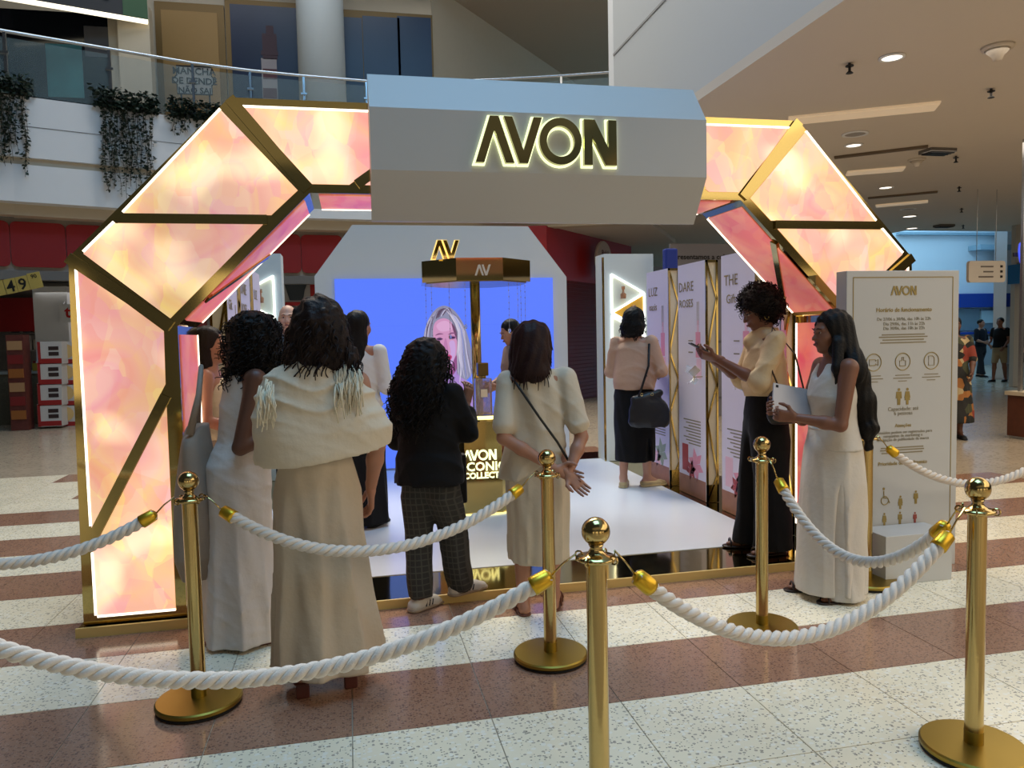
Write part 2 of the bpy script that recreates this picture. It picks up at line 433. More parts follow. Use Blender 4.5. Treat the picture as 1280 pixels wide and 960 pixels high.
for k in range(11):
    c, d = along(seg, 0.45+k*PW)
    mb = MB().prism(rounded(PW-0.012, 0.80, 0.10), -0.03, 0.03)
    ang = math.atan2(d.y, d.x)
    mb.xf(Matrix.Translation((c.x, c.y, 3.33)) @ Matrix.Rotation(ang, 4, 'Z'))
    mb.build('red_panel', M_red, red_shop)
ribbon(MB(), S[2:9], 0.72, 0.95, 2.70, 2.86).build('header', mat('grey_header', (120, 116, 112), rough=0.5), red_shop)

# store interior on the left
struct(MB().box(-14, 1.2, 21.0, 21.2, 0, 3.4).build('wall_store_back', mat('store_wall', (150, 146, 142), rough=0.7)))
struct(MB().box(-14, 1.2, 17.45, 21.0, 2.72, 2.8).build('ceiling_store', mat('store_ceiling', (150, 147, 142), rough=0.8)))
for (x, y, wh) in ((-5.6, 17.9, 'nearest the white column'), (-4.7, 18.8, 'deepest behind the white column'), (-2.2, 17.9, 'left of the tar poster'), (-1.1, 18.6, 'right behind the tar poster')):
    t = thing('ceiling_light', 'slim white strip light in the red fascia store, '+wh, 'light', (x, y, 2.7), 'strip lights in the store')
    MB().box(x-0.5, x+0.5, y-0.05, y+0.05, 2.69, 2.72).build('diffuser', mat('cool_tube', (240, 244, 250), emit=1.6), t)
    MB().box(x-0.54, x+0.54, y-0.08, y+0.08, 2.705, 2.725).build('housing', M_paint, t)
area_light('store_strip_glow', (-4.2, 18.6, 2.6), 4.0, 26, (1, 0.97, 0.92), size_y=3.0)
t = struct(MB().box(-6.25, -5.62, 17.2, 17.8, 0, 2.72).build('store_column', M_paint))
t = thing('red_wall_banner', 'red banner panel high on the wall inside the left store', 'banner', (-6.0, 19.0, 1.9))
MB().box(-8.5, -3.6, 19.0, 19.05, 1.85, 2.6).build('panel', M_red, t)
sg = thing('store_name_sign', 'small white sign with red letters te inside the store', 'sign', (-4.9, 17.1, 1.9))
p0, p1 = at(75, 403, 17.1), at(93, 380, 17.1)
MB().box(p0.x, p0.x+0.62, 17.1, 17.14, p0.z, p1.z).build('board', M_paint, sg)
for sx in (0.08, 0.54): MB().tube([(p0.x+sx, 17.12, p1.z), (p0.x+sx, 17.6, 2.75)], 0.008, 5).build('hanger', M_steel, sg)
text_on('letters', 'te', 0.34, (p0.x+0.1, 17.095, p0.z+0.1), mat('sign_red', (190, 30, 30), rough=0.5), sg, align='LEFT', bold=0.008)

# ---- goods in the left store
M_boxwhite = mat('carton_white', (196, 190, 184), rough=0.5)
M_boxred = mat('carton_red', (150, 32, 30), rough=0.5)
M_pan = mat('pan_print', (52, 36, 34), rough=0.5)
M_food = mat('food_print', (206, 170, 110), rough=0.5)
def pan_box(px, py, Y, label):
    c = at(px, py, Y); w, h, d = 0.40, 0.41, 0.36
    t = thing('cookware_box', label, 'box', (c.x, Y, c.z), 'cookware boxes stacked in the store')
    MB().box(c.x-w/2, c.x+w/2, Y, Y+d, c.z, c.z+h).build('carton', M_boxwhite, t)
    MB().box(c.x-w/2+0.01, c.x+w/2-0.01, Y-0.004, Y, c.z+0.01, c.z+0.10).build('red_stripe', M_boxred, t)
    MB().box(c.x-w/2+0.003, c.x-w/2+0.05, Y-0.005, Y, c.z+0.003, c.z+h-0.003).build('side_stripe', M_boxred, t)
    for k in range(2):
        MB().box(c.x-0.02, c.x+0.15, Y-0.006, Y, c.z+0.15+0.10*k, c.z+0.22+0.10*k).build('pan_picture', M_pan, t, bevel=0.003)
    return t
for k, nm in enumerate(('lowest', 'second', 'third', 'fourth')):
    pan_box(63, 533-26*k, 15.3, f'white and red cookware box, {nm} from the floor in the left stack')
def dish_box(px, py, Y, label):
    c = at(px, py, Y); w, h, d = 0.44, 0.41, 0.34
    t = thing('dish_box', label, 'box', (c.x, Y, c.z), 'dish boxes stacked in the store')
    MB().box(c.x-w/2, c.x+w/2, Y, Y+d, c.z, c.z+h).build('carton', M_boxwhite, t)
    MB().box(c.x-w/2+0.01, c.x+w/2-0.01, Y-0.004, Y, c.z+0.01, c.z+0.09).build('red_stripe', M_boxred, t)
    MB().lathe([(0.11, 0), (0.13, 0.012)], n=14).xf(Matrix.Translation((c.x-0.05, Y-0.004, c.z+0.24)) @ Matrix.Rotation(PI/2, 4, 'X')).build('dish_picture', M_food, t)
for k, nm in enumerate(('lowest', 'second', 'third', 'fourth')):
    dish_box(88, 533-26*k, 15.6, f'white box with a round dish picture, {nm} from the floor beside the arch')
t = thing('store_pillar_display', 'tall narrow dark red product tower in front of a woven counter', 'display', tuple(atz(25, 538, 0)))
c = atz(25, 538, 0)
MB().box(c.x-0.14, c.x+0.14, c.y, c.y+0.28, 0, 1.72).build('tower', mat('tower_red', (96, 44, 36), rough=0.6, vary=0.5, vscale=9), t)
for k in range(6): MB().box(c.x-0.12, c.x+0.12, c.y-0.02, c.y, 0.2+0.25*k, 0.36+0.25*k).build('packet', mat('packet%d' % (k % 3), [(150, 90, 40), (120, 30, 30), (170, 130, 90)][k % 3], rough=0.5), t)
t = thing('woven_counter', 'brown woven counter with a yellow tray in the left store', 'counter', (-7.2, 16.4, 0))
MB().box(-9.2, -5.4, 16.4, 17.1, 0, 0.98).build('front', mat('woven_brown', (92, 84, 66), rough=0.8, vary=0.4, vscale=30, bump=0.6, bscale=60), t)
MB().box(-9.25, -5.35, 16.35, 17.15, 0.98, 1.03).build('top', mat('counter_top', (150, 146, 136), rough=0.4), t)
t = thing('yellow_tray', 'mustard yellow tray of goods on the woven counter', 'tray', (-5.75, 16.5, 1.03))
MB().box(-6.05, -5.45, 16.42, 16.75, 1.03, 1.18).build('tray', mat('mustard', (150, 118, 30), rough=0.5), t)
MB().box(-6.0, -5.5, 16.47, 16.7, 1.18, 1.22).build('goods', M_boxwhite, t)
# shelving at the back of the store, each article separate
sh = thing('store_shelving', 'grey store shelving crowded with small boxed goods', 'shelving', (-6.2, 19.5, 0))
for z in (0.3, 0.85, 1.4, 1.8): MB().box(-9.5, -3.2, 19.5, 19.95, z, z+0.03).build('shelf', mat('shelf_grey', (150, 148, 146), rough=0.5), sh)
for x in (-9.5, -7.4, -5.3, -3.24): MB().box(x, x+0.04, 19.5, 19.95, 0, 1.95).build('upright', mat('shelf_grey', (150, 148, 146)), sh)
gc = [mat('goods%d' % i, c, rough=0.5) for i, c in enumerate([(190, 188, 184), (150, 150, 152), (90, 90, 96), (160, 120, 90), (120, 40, 40), (200, 196, 180), (70, 80, 90)])]
rnd = random.Random(3)
GN = ['pale', 'mid grey', 'slate', 'tan', 'dark red', 'cream', 'blue grey']
ORD = ['first', 'second', 'third', 'fourth', 'fifth', 'sixth', 'seventh', 'eighth', 'ninth', 'tenth', 'eleventh', 'twelfth', 'thirteenth', 'fourteenth', 'fifteenth', 'sixteenth']
for z, zn in ((0.88, 'middle'), (1.43, 'upper'), (1.83, 'top')):
    x = -7.6; n = -1
    while x < -3.5:
        w = rnd.uniform(0.22, 0.42); h = rnd.uniform(0.2, 0.36)
        ci = rnd.randrange(7); n += 1
        o = MB().box(x, x+w, 19.55, 19.55+0.3, z, z+h).build('boxed_goods', gc[ci], None, bevel=0.012)
        tag(o, f'{GN[ci]} boxed article, {ORD[n]} from the left on the {zn} shelf of the left store', 'box', f'boxed goods on the {zn} store shelf'); x += w+rnd.uniform(0.03, 0.15)
# clerk behind the counter is built with the people below
PSS = 0.68
ps = thing('price_sign', 'yellow hanging price board reading 4 9 at the left edge', 'sign', tuple(at(22, 372, 13.4)))
Rm = Matrix.Translation(at(16, 357, 13.4)) @ Matrix.Rotation(math.radians(12), 4, 'Y').inverted() @ Matrix.Scale(PSS, 4)
M_yel = mat('price_yellow', (186, 162, 84), rough=0.55)
for i, (x0, x1, s, zz) in enumerate(((-0.62, -0.18, '1', 0), (-0.16, 0.08, '4', 0), (0.09, 0.34, '9', 0), (0.35, 0.62, '', 0.03))):
    cd = MB().box(x0, x1, -0.012, 0.012, -0.17, 0.17+zz).xf(Rm).build('card', M_yel, ps)
    if s:
        me = text_mesh(s, 0.36, 'CENTER', 0.002, 0.006)
        me.transform(Rm @ Matrix.Translation(((x0+x1)/2, -0.016, -0.13)) @ Matrix.Rotation(PI/2, 4, 'X'))
        link_mesh('digit', me, M_black, cd)
    else:
        me = text_mesh('90', 0.13, 'CENTER', 0.002, 0.002)
        me.transform(Rm @ Matrix.Translation(((x0+x1)/2, -0.016, 0.07)) @ Matrix.Rotation(PI/2, 4, 'X'))
        link_mesh('digit', me, M_black, cd)
MB().tube([Rm @ Vector((-0.4, 0, 0.17)), Rm @ Vector((-0.4, 0, 1.3))], 0.004, 5).build('cord', M_black, ps)

# poster wall seen through the left of the arch
po = thing('shop_poster', 'white shop poster lettered tar with a dark blender picture and red frame', 'poster', (-0.5, 17.3, 1.6))
a, b = at(336, 378, 17.3), at(394, 340, 17.3)
MB().box(a.x-0.6, b.x, 17.3, 17.34, a.z, b.z).build('sheet', mat('poster_grey', (150, 148, 146), rough=0.6), po)
MB().box(b.x-0.12, b.x, 17.27, 17.3, a.z-0.4, b.z).build('red_frame', M_red, po)
MB().box(a.x-0.6, b.x, 17.27, 17.3, a.z-0.08, a.z).build('red_border', M_red, po)
text_on('letters', 'tar', 0.26, (at(343, 360, 17.25).x, 17.28, at(343, 360, 17.28).z), M_black, po, bold=0.004)
for sx in (a.x-0.5, b.x-0.16): MB().box(sx, sx+0.05, 17.35, 17.4, 0, b.z).build('stand_leg', M_steel, po)
c = at(370, 360, 17.28)
MB().prism([(c.x-0.14, c.z-0.27), (c.x+0.14, c.z-0.27), (c.x+0.18, c.z-0.05), (c.x+0.30, c.z+0.24), (c.x-0.28, c.z+0.24), (c.x-0.2, c.z-0.05)], 17.27, 17.3).build('blender_picture', mat('blender_dark', (30, 40, 48), rough=0.4), po)
dl = thing('round_downlight', 'bright round downlight above the tar poster', 'light', tuple(at(362, 344, 16.9)))
c = at(362, 344, 16.9)
MB().lathe([(0.11, 0), (0.11, 0.03)], c=c, n=18).build('lens', mat('downlight_lens', (255, 250, 240), emit=3.0), dl)
MB().lathe([(0.15, 0.012), (0.13, 0.035)], c=c, n=18).build('rim', M_paint, dl)

# red shop to the right of the screen: fascia, roller shutter and round sign
W0, W1, W2 = atz(600, 283, 3.8), atz(683, 282, 3.8), atz(789, 308, 3.8)
rs = thing('red_corner_shop', 'deep red shop front with a closed slatted roller shutter', 'shop', (W1.x, W1.y, 0))
def wallseg(mb, a, b, z0, z1, th=0.2):
    a, b = Vector((a.x, a.y)), Vector((b.x, b.y)); d = (b-a).normalized(); n = Vector((-d.y, d.x))*th
    q = [a, b, b+n, a+n]; mb.hull8([(p.x, p.y, z0) for p in q], [(p.x, p.y, z1) for p in q]); return mb
wallseg(MB(), W0, W1, 2.70, 3.8).build('fascia', M_red, rs)
wallseg(MB(), W1, W2, 2.70, 3.8).build('fascia', M_red, rs)
M_shut = mat('shutter_red', (96, 14, 16), rough=0.5)
sp = wallseg(MB(), W0, W1, 0.0, 2.70, 0.1); wallseg(sp, W1, W2, 0, 2.70, 0.1)
d = (W2-W1); d.z = 0; d.normalize(); nn = Vector((d.y, -d.x, 0))
shut = sp.build('roller_shutter', M_shut, rs)
for k in range(31):
    z = 0.06+k*0.086
    mb = MB()
    a, b = W1+nn*0.02, W2+nn*0.02
    mb.hull8([(a.x, a.y, z), (b.x, b.y, z), (b.x-nn.x*.03, b.y-nn.y*.03, z), (a.x-nn.x*.03, a.y-nn.y*.03, z)],
             [(a.x-nn.x*.02, a.y-nn.y*.02, z+.066), (b.x-nn.x*.02, b.y-nn.y*.02, z+.066), (b.x-nn.x*.03, b.y-nn.y*.03, z+.066), (a.x-nn.x*.03, a.y-nn.y*.03, z+.066)])
    mb.build('slat', M_shut, shut)
c = at(740, 326, (W1.y+W2.y)/2-0.05)
rd = thing('round_shop_sign', 'round cream shop sign lettered Bebe Pelucia on the red wall', 'sign', tuple(c))
mb = MB().lathe([(0.42, 0), (0.44, 0.02), (0.44, 0.06), (0.42, 0.08)], n=28)
mb.xf(Matrix.Translation(c+nn*0.25) @ Vector((d.x, d.y, 0)).to_track_quat('X', 'Z').to_matrix().to_4x4() @ Matrix.Rotation(PI/2, 4, 'X')).build('disc', mat('sign_cream', (186, 170, 158), rough=0.6), rd)
for k, (w, zz, s) in enumerate((('Bebê', 0.08, 0.2), ('Pelúcia', -0.16, 0.17), ('1Y', -0.34, 0.12))):
    me = text_mesh(w, s, 'CENTER', 0.002, 0.003)
    me.transform(Matrix.Translation(c+nn*0.345) @ Vector((d.x, d.y, 0)).to_track_quat('X', 'Z').to_matrix().to_4x4() @ Matrix.Translation((0, 0, zz)) @ Matrix.Rotation(PI/2, 4, 'X'))
    link_mesh('letters', me, mat('sign_brown', (96, 44, 40), rough=0.6), rd)

# ---- upper floor front
YU = 18.6
def up(px, py, Y=YU): return at(px, py, Y)
uw = struct(MB().box(-16, up(540, 30).x, YU+0.02, YU+0.4, 5.7, 13).build('wall_upper', M_beige))
a = up(540, 30); b = atz(662, 88, 9.55)
struct(wallseg(MB(), a, Vector((b.x+4, b.y+4.2, 0)), 5.7, 13).build('wall_upper_angled', M_beige))
struct(MB().box(-16, 30, 17.6, 45, 9.9, 10.05).build('ceiling_upper', mat('upper_ceiling', (176, 156, 134), rough=0.8)))
def upbox(name, x0, y0, x1, y1, th, m, parent, Y=YU, bevel=0):
    p, q = up(x0, y1, Y), up(x1, y0, Y)
    return MB().box(p.x, q.x, Y-th, Y+0.01, min(p.z, q.z), max(p.z, q.z)).build(name, m, parent, bevel=bevel)
M_woodgold = mat('bronze_frame', (110, 84, 40), rough=0.45, metal=0.3)
M_tan = mat('tan_panel', (150, 116, 62), rough=0.55, vary=0.06, vscale=2)
dr = thing('tan_door', 'tan panelled shop door with a bronze frame on the upper floor', 'door', tuple(up(240, 190)))
upbox('frame', 203, 8, 280, 200, 0.06, M_woodgold, dr); upbox('leaf', 211, 18, 272, 200, 0.08, M_tan, dr)
bs = thing('hand_lettered_sign', 'grey bracket shaped sign hand lettered in black behind the glass railing', 'sign', tuple(up(243, 118, 17.6)))
p, q = up(222, 117, 17.6), up(264, 84, 17.6); cx = (p.x+q.x)/2; w = (q.x-p.x)/2; cz = (p.z+q.z)/2; h = (q.z-p.z)/2
MB().prism([(cx-w, cz-h), (cx+w, cz-h), (cx+w, cz-.1), (cx+w+.09, cz), (cx+w, cz+.1), (cx+w, cz+h), (cx-w, cz+h), (cx-w, cz+.1), (cx-w-.09, cz), (cx-w, cz-.1)], 17.6, 17.63).build('board', mat('sign_grey', (150, 146, 140), rough=0.6), bs)
MB().tube([(cx+x, 17.595, cz+z) for x, z in ((-w, -h), (w, -h), (w, -.1), (w+.09, 0), (w, .1), (w, h), (-w, h), (-w, .1), (-w-.09, 0), (-w, -.1))], 0.014, 5, closed=True).build('outline', M_black, bs)
for zz, s, tx in ((0.12, 0.2, 'MANCHA'), (-0.08, 0.19, 'DE DENDÊ'), (-0.27, 0.17, 'NÃO SAI')):
    o = text_on('letters', tx, s, (cx, 17.59, cz+zz), M_black, bs, bold=0.004)
MB().box(cx-0.3, cx-0.27, 17.63, 17.66, 5.72, cz).build('prop', M_black, bs); MB().box(cx+0.27, cx+0.3, 17.63, 17.66, 5.72, cz).build('prop', M_black, bs)
M_navy = mat('night_blue_print', (20, 28, 54), rough=0.3, vary=0.5, vscale=0.9)
lp = thing('lighthouse_poster', 'dark blue poster of a striped lighthouse in a bronze frame', 'poster', tuple(up(335, 150)))
upbox('frame', 288, 6, 384, 160, 0.05, M_woodgold, lp); upbox('sheet', 294, 12, 376, 155, 0.07, M_navy, lp)
lh = upbox('lighthouse_picture', 330, 75, 346, 150, 0.075, mat('lh_white', (150, 140, 140), rough=0.6), lp)
for y0, y1 in ((88, 100), (112, 124), (134, 150)): upbox('stripe', 329.5, y0, 346.5, y1, 0.08, mat('lh_red', (84, 44, 50), rough=0.6), lh)
upbox('lantern', 329, 44, 346, 75, 0.075, mat('lh_dark', (60, 36, 44), rough=0.6), lp); upbox('gallery', 327, 66, 348, 70, 0.08, mat('lh_dark', (60, 36, 44)), lp)
upbox('lamp_house', 333, 34, 342, 46, 0.077, mat('lh_dark', (60, 36, 44)), lp)
cl = struct(MB().lathe([(0.50, 5.7), (0.50, 13)], c=(up(403, 100, 17.4).x, 17.4, 0), n=32).build('round_column', mat('column_paint', (206, 212, 212), rough=0.5), smooth=True))
ww = thing('upper_window_wall', 'dark night blue shop windows in bronze frames right of the round column', 'window', tuple(up(500, 150)))
upbox('frame', 424, 20, 540, 150, 0.05, M_woodgold, ww)
for x0, x1 in ((427, 452), (457, 499), (500, 538)): upbox('pane', x0, 24, x1, 150, 0.07, M_navy, ww)
mbw = MB(); a2 = up(541, 100); e = Vector((b.x, b.y, 0)); dd = (e-Vector((a2.x, a2.y, 0))); nrm = Vector((dd.y, -dd.x, 0)).normalized()*0.06
def angled(f0, f1, z0, z1, th, m, name):
    s0, s1 = (atz(q, 22+66*(q-540)/122, 9.55) for q in (f0, f1)); o = nrm*th
    MB().hull8([(s0.x+o.x, s0.y+o.y, z0), (s1.x+o.x, s1.y+o.y, z0), (s1.x, s1.y, z0), (s0.x, s0.y, z0)], [(s0.x+o.x, s0.y+o.y, z1), (s1.x+o.x, s1.y+o.y, z1), (s1.x, s1.y, z1), (s0.x, s0.y, z1)]).build(name, m, ww)
angled(541, 607, 5.8, 9.6, 0.6, M_woodgold, 'frame'); angled(542, 571, 5.8, 9.5, 0.9, M_navy, 'pane'); angled(573, 604, 5.8, 9.5, 0.9, M_navy, 'pane')
angled(612, 655, 5.8, 8.7, 0.7, mat('maroon_panel', (92, 48, 44), rough=0.6), 'maroon_panel')
# left upper shop with its sign
us = thing('upper_dark_shop', 'dark upper floor shop front with a teal window picture behind the railing', 'shop', tuple(up(70, 190, 17.2)))
upbox('glass_front', -60, 20, 145, 190, 0.05, mat('dark_glass', (22, 26, 32), rough=0.12), us, Y=17.3)
upbox('teal_picture', 62, 58, 103, 122, 0.07, mat('teal_print', (60, 120, 124), rough=0.4, vary=0.7, vscale=1.6), us, Y=17.3)
upbox('grey_picture', 108, 36, 144, 72, 0.07, mat('greyface_print', (86, 86, 90), rough=0.5, vary=0.4, vscale=2), us, Y=17.3)
upbox('pier', 145, 20, 160, 190, 0.1, M_beige, us, Y=17.3); upbox('pier', 160, 15, 190, 190, 0.3, M_beige, us, Y=17.3)
sb = thing('upper_shop_sign', 'dark green edged shop sign lettered EDA with a glowing lower edge', 'sign', tuple(up(110, 10, 16.6)))
A_, B_ = at(-60, -20, 15.9), at(185, 27, 16.9)
zb = B_.z; dv = Vector((B_.x-A_.x, B_.y-A_.y, 0)); nv = Vector((dv.y, -dv.x, 0)).normalized()
def sgn(f0, f1, z0, z1, off, m, name):
    s0 = Vector((A_.x, A_.y, 0))+dv*f0+nv*off; s1 = Vector((A_.x, A_.y, 0))+dv*f1+nv*off; o = -nv*0.1
    MB().hull8([(s0.x, s0.y, z0), (s1.x, s1.y, z0), (s1.x+o.x, s1.y+o.y, z0), (s0.x+o.x, s0.y+o.y, z0)], [(s0.x, s0.y, z1), (s1.x, s1.y, z1), (s1.x+o.x, s1.y+o.y, z1), (s0.x+o.x, s0.y+o.y, z1)]).build(name, m, sb)
sgn(0, 1, zb, zb+1.6, 0, mat('sign_dark', (38, 32, 28), rough=0.5), 'board')
sgn(0.86, 1, zb+0.05, zb+1.6, 0.01, mat('sign_green', (52, 84, 44), rough=0.5), 'green_end')
sgn(0, 1, zb-0.03, zb+0.03, 0.02, mat('sign_glow', (255, 244, 214), emit=1.6), 'glow_edge')
me = text_mesh('EDA', 0.62, 'RIGHT', 0.01, 0.01); cc = Vector((A_.x, A_.y, 0))+dv*0.78+nv*0.03
me.transform(Matrix.Translation((cc.x, cc.y, zb+0.30)) @ dv.to_track_quat('X', 'Z').to_matrix().to_4x4() @ Matrix.Rotation(PI/2, 4, 'X'))
link_mesh('letters', me, mat('sign_tan', (150, 120, 84), rough=0.5), sb)

# hanging plants on the balcony edge
M_leaf = mat('ivy_leaf', (30, 48, 36), rough=0.5, vary=0.35, vscale=3)
M_stem = mat('ivy_stem', (70, 64, 46), rough=0.7)
M_trough = mat('planter_trough', (70, 72, 70), rough=0.6)
def ivy(px0, px1, pyb, label, seed, dense):
    r = random.Random(seed)
    a = min(range(len(S)), key=lambda i: abs(S[i][0]-atz((px0+px1)/2, 130, 5.74).x))
    # centre line of this stretch on the slab front
    P0, P1 = atz(px0, 128+px0*0.13*0.5, 5.74), atz(px1, 128+px1*0.13*0.5, 5.74)
    def front(x):
        for i in range(len(S)-1):
            if S[i][0] <= x <= S[i+1][0]:
                f = (x-S[i][0])/(S[i+1][0]-S[i][0]); return S[i][1]+f*(S[i+1][1]-S[i][1])
        return 15
    x0, x1 = P0.x, P1.x; xm = (x0+x1)/2
    t = thing('hanging_plant', label, 'plant', (xm, front(xm)-0.1, 5.76), 'plants trailing over the balcony edge')
    q = [(x0, front(x0)-0.04), (x1, front(x1)-0.04), (x1, front(x1)+0.06), (x0, front(x0)+0.06)]
    MB().slab(q, 5.745, 5.86).build('trough', M_trough, t)
    lf = MB(); stm = MB()
    def leaf(c, s):
        an = r.uniform(0, 2*PI); d = Vector((math.cos(an), math.sin(an)*0.8-0.5, r.uniform(-1.0, 0.1))).normalized()
        w = d.cross(Vector((r.uniform(-1, 1), r.uniform(-1, 1), 1))).normalized()*s*0.42; c = Vector(c)
        n_ = d.cross(w).normalized()*s*0.12
        lf.add([c, c+d*s*0.5+w+n_, c+d*s, c+d*s*0.5-w+n_], [(0, 1, 2), (0, 2, 3)])
    zend = at(0.5*(px0+px1), pyb, front(xm)).z
    ns = int(dense*(x1-x0)/0.05)
    for k in range(ns):
        x = r.uniform(x0, x1); y = front(x)-r.uniform(0.03, 0.16)
        L_ = (5.8-zend)*r.uniform(0.62, 1.04); pth = []
        ph = r.uniform(0, 6)
        for j in range(9):
            z = 5.85-L_*j/8; pth.append((x+0.03*math.sin(ph+j), y+0.015*math.cos(ph+j*1.3), z))
        stm.tube(pth, 0.004, 3, cap=False)
        for j in range(int(L_/0.045)):
            f = j*0.045/L_*8; i0 = min(int(f), 7); p = Vector(pth[i0]).lerp(Vector(pth[i0+1]), f-i0)
            leaf(p+Vector((r.uniform(-.03, .03), r.uniform(-.03, .02), 0)), r.uniform(0.05, 0.085))
    for k in range(int(900*(x1-x0))):
        x = r.uniform(x0-0.08, x1+0.08); hgt = r.uniform(0, 1)**1.4
        leaf((x, front(min(max(x, x0), x1))+r.uniform(-0.2, 0.12), 5.74+0.34*hgt), r.uniform(0.06, 0.11))
    lf.build('foliage', M_leaf, t); stm.build('trailing_stems', M_stem, t)
ivy(-12, 10, 236, 'trailing ivy cut by the left edge of the view', 1, 2.6)
ivy(18, 48, 226, 'trailing ivy second from the left on the white balcony', 2, 2.6)
ivy(130, 190, 250, 'widest trailing ivy hanging in front of the white balcony', 3, 2.0)
ivy(214, 268, 178, 'trailing ivy partly hidden behind the top of the lit arch', 4, 0.9)

# ---- right hand side: bulkhead, low ceiling and the far daylit hall
CZ = 3.9
struct(MB().box(3.63, 3.9, -6, 10.0, CZ+0.1, 9.0).build('wall_bulkhead', mat('bulkhead_paint', (188, 192, 194), rough=0.6)))
struct(MB().box(3.622, 3.63, -6, 10.0, 5.25, 5.28).build('trim_1', mat('groove_grey2', (150, 150, 150), rough=0.8)))
struct(MB().box(3.63, 12, 10.0, 10.2, CZ+0.1, 9.0).build('wall_bulkhead_end', M_paint))
cei = struct(MB().slab([(3.63, -6), (30, -6), (30, 10), (17.6, 16.5), (13.6, 16.5), (13.6, 26), (3.0, 26), (3.0, 16.6), (5.9, 14.6), (4.6, 10.2), (3.63, 10)], CZ, CZ+0.1).build('ceiling', M_ceil))
M_down = mat('downlight_glow', (255, 246, 230), emit=2.4)
def downlight(px, py, label, r=0.085, lit=True):
    c = atz(px, py, CZ)
    t = thing('recessed_downlight', label, 'light', (c.x, c.y, CZ-0.02), 'recessed ceiling downlights')
    MB().lathe([(r*1.3, -0.002), (r*1.3, -0.012), (r*1.02, -0.016), (r*1.0, -0.003)], c=(c.x, c.y, CZ), n=20).build('rim', M_paint, t, smooth=True)
    MB().lathe([(r, -0.008), (r, -0.004)], c=(c.x, c.y, CZ), n=20).build('lens', M_down if lit else mat('lens_off', (150, 142, 132), rough=0.5), t)
downlight(1115, 71, 'lit round downlight nearest the top edge of the view')
downlight(1067, 181, 'lit round downlight beside an unlit grey disc', 0.09)
downlight(1069, 167, 'unlit grey round disc in the ceiling', 0.12, False)
downlight(1107, 234, 'lit downlight above the right slope of the arch', 0.1)
downlight(1137, 270, 'bright square cut downlight near the far hall', 0.13)
downlight(1140, 285, 'last small lit downlight before the far hall', 0.12)
downlight(1135, 261, 'small unlit disc near the far hall', 0.12, False)
def sprinkler(px, py, label):
    c = atz(px, py, CZ); t = thing('sprinkler_head', label, 'sprinkler', (c.x, c.y, CZ-0.1), 'ceiling sprinklers')
    MB().lathe([(0.012, -0.08), (0.012, 0)], c=(c.x, c.y, CZ), n=8).build('pipe', M_dark, t)
    MB().lathe([(0.036, -0.03), (0.036, -0.02)], c=(c.x, c.y, CZ), n=10).build('plate', M_dark, t)
    MB().lathe([(0.034, -0.09), (0.02, -0.075)], c=(c.x, c.y, CZ), n=10).build('deflector', M_dark, t)
for px, py, l in ((1062, 79, 'dark sprinkler head left of the nearest downlight'), (1239, 111, 'dark sprinkler head under the white detector'), (1195, 195, 'dark sprinkler head right of the ceiling vent'), (1199, 233, 'dark sprinkler head midway along the ceiling'), (1202, 260, 'dark sprinkler head close to the far hall'), (1204, 281, 'farthest dark sprinkler head')):
    sprinkler(px, py, l)
def detector(px, py, label, s=1.0):
    c = atz(px, py, CZ); t = thing('smoke_detector', label, 'detector', (c.x, c.y, CZ-0.12))
    MB().lathe([(0.13*s, 0), (0.12*s, -0.03*s)], c=(c.x, c.y, CZ), n=18).build('base', M_ceil, t, smooth=True)
    MB().lathe([(0.10*s, -0.03*s), (0.05*s, -0.08*s), (0.035*s, -0.12*s)], c=(c.x, c.y, CZ), n=18).build('sensor', M_ceil, t, smooth=True)
detector(1247, 58, 'cream smoke detector near the upper right corner', 1.0); detector(1146, 199, 'small cream detector under the arch slope', 0.9)
def vent(px, py, label):
    c = atz(px, py, CZ); t = thing('ceiling_vent', label, 'vent', (c.x, c.y, CZ-0.06))
    MB().box(c.x-0.2, c.x+0.2, c.y-0.12, c.y+0.12, CZ-0.05, CZ-0.001).build('housing', mat('vent_grey', (96, 92, 88), rough=0.6), t)
    for k in range(4): MB().box(c.x-0.18, c.x+0.18, c.y-0.1+0.055*k, c.y-0.075+0.055*k, CZ-0.065, CZ-0.05).build('blade', M_dark, t)
vent(1172, 187, 'grey ceiling vent right of the dark slot'); vent(1180, 281, 'small grey ceiling vent near the far hall')
# light coves and dark slots running across the ceiling
def strip(p0, p1, w, m, name, label, cat, dz=0.02):
    a, b = atz(*p0, CZ), atz(*p1, CZ); t = thing(name, label, cat, (a.x, a.y, CZ-dz))
    MB().bar((a.x, a.y, CZ-dz/2-0.002), (b.x, b.y, CZ-dz/2-0.002), w, dz).build('trough', m, t)
    MB().bar((a.x, a.y, CZ-dz-0.004), (b.x, b.y, CZ-dz-0.004), w*0.75, 0.004).build('lining', m, t)
M_cove = mat('cove_glow', (226, 206, 178), emit=0.22, ecol=(255, 226, 186))
M_slot = mat('slot_dark', (104, 90, 74), rough=0.8)
strip((985, 150), (1172, 131), 0.34, M_cove, 'light_cove', 'long glowing light cove from the arch top across the ceiling', 'light')
strip((1058, 216), (1130, 210), 0.32, M_cove, 'light_cove', 'glowing light cove halfway down the ceiling', 'light')
strip((1095, 257), (1160, 251), 0.3, M_cove, 'light_cove', 'short glowing light cove near the far hall', 'light')
strip((1043, 196), (1160, 182), 0.12, M_slot, 'air_slot', 'dark air slot leading to the grey ceiling vent', 'vent')
strip((1085, 247), (1172, 239), 0.14, M_slot, 'air_slot', 'dark air slot between two light coves', 'vent')

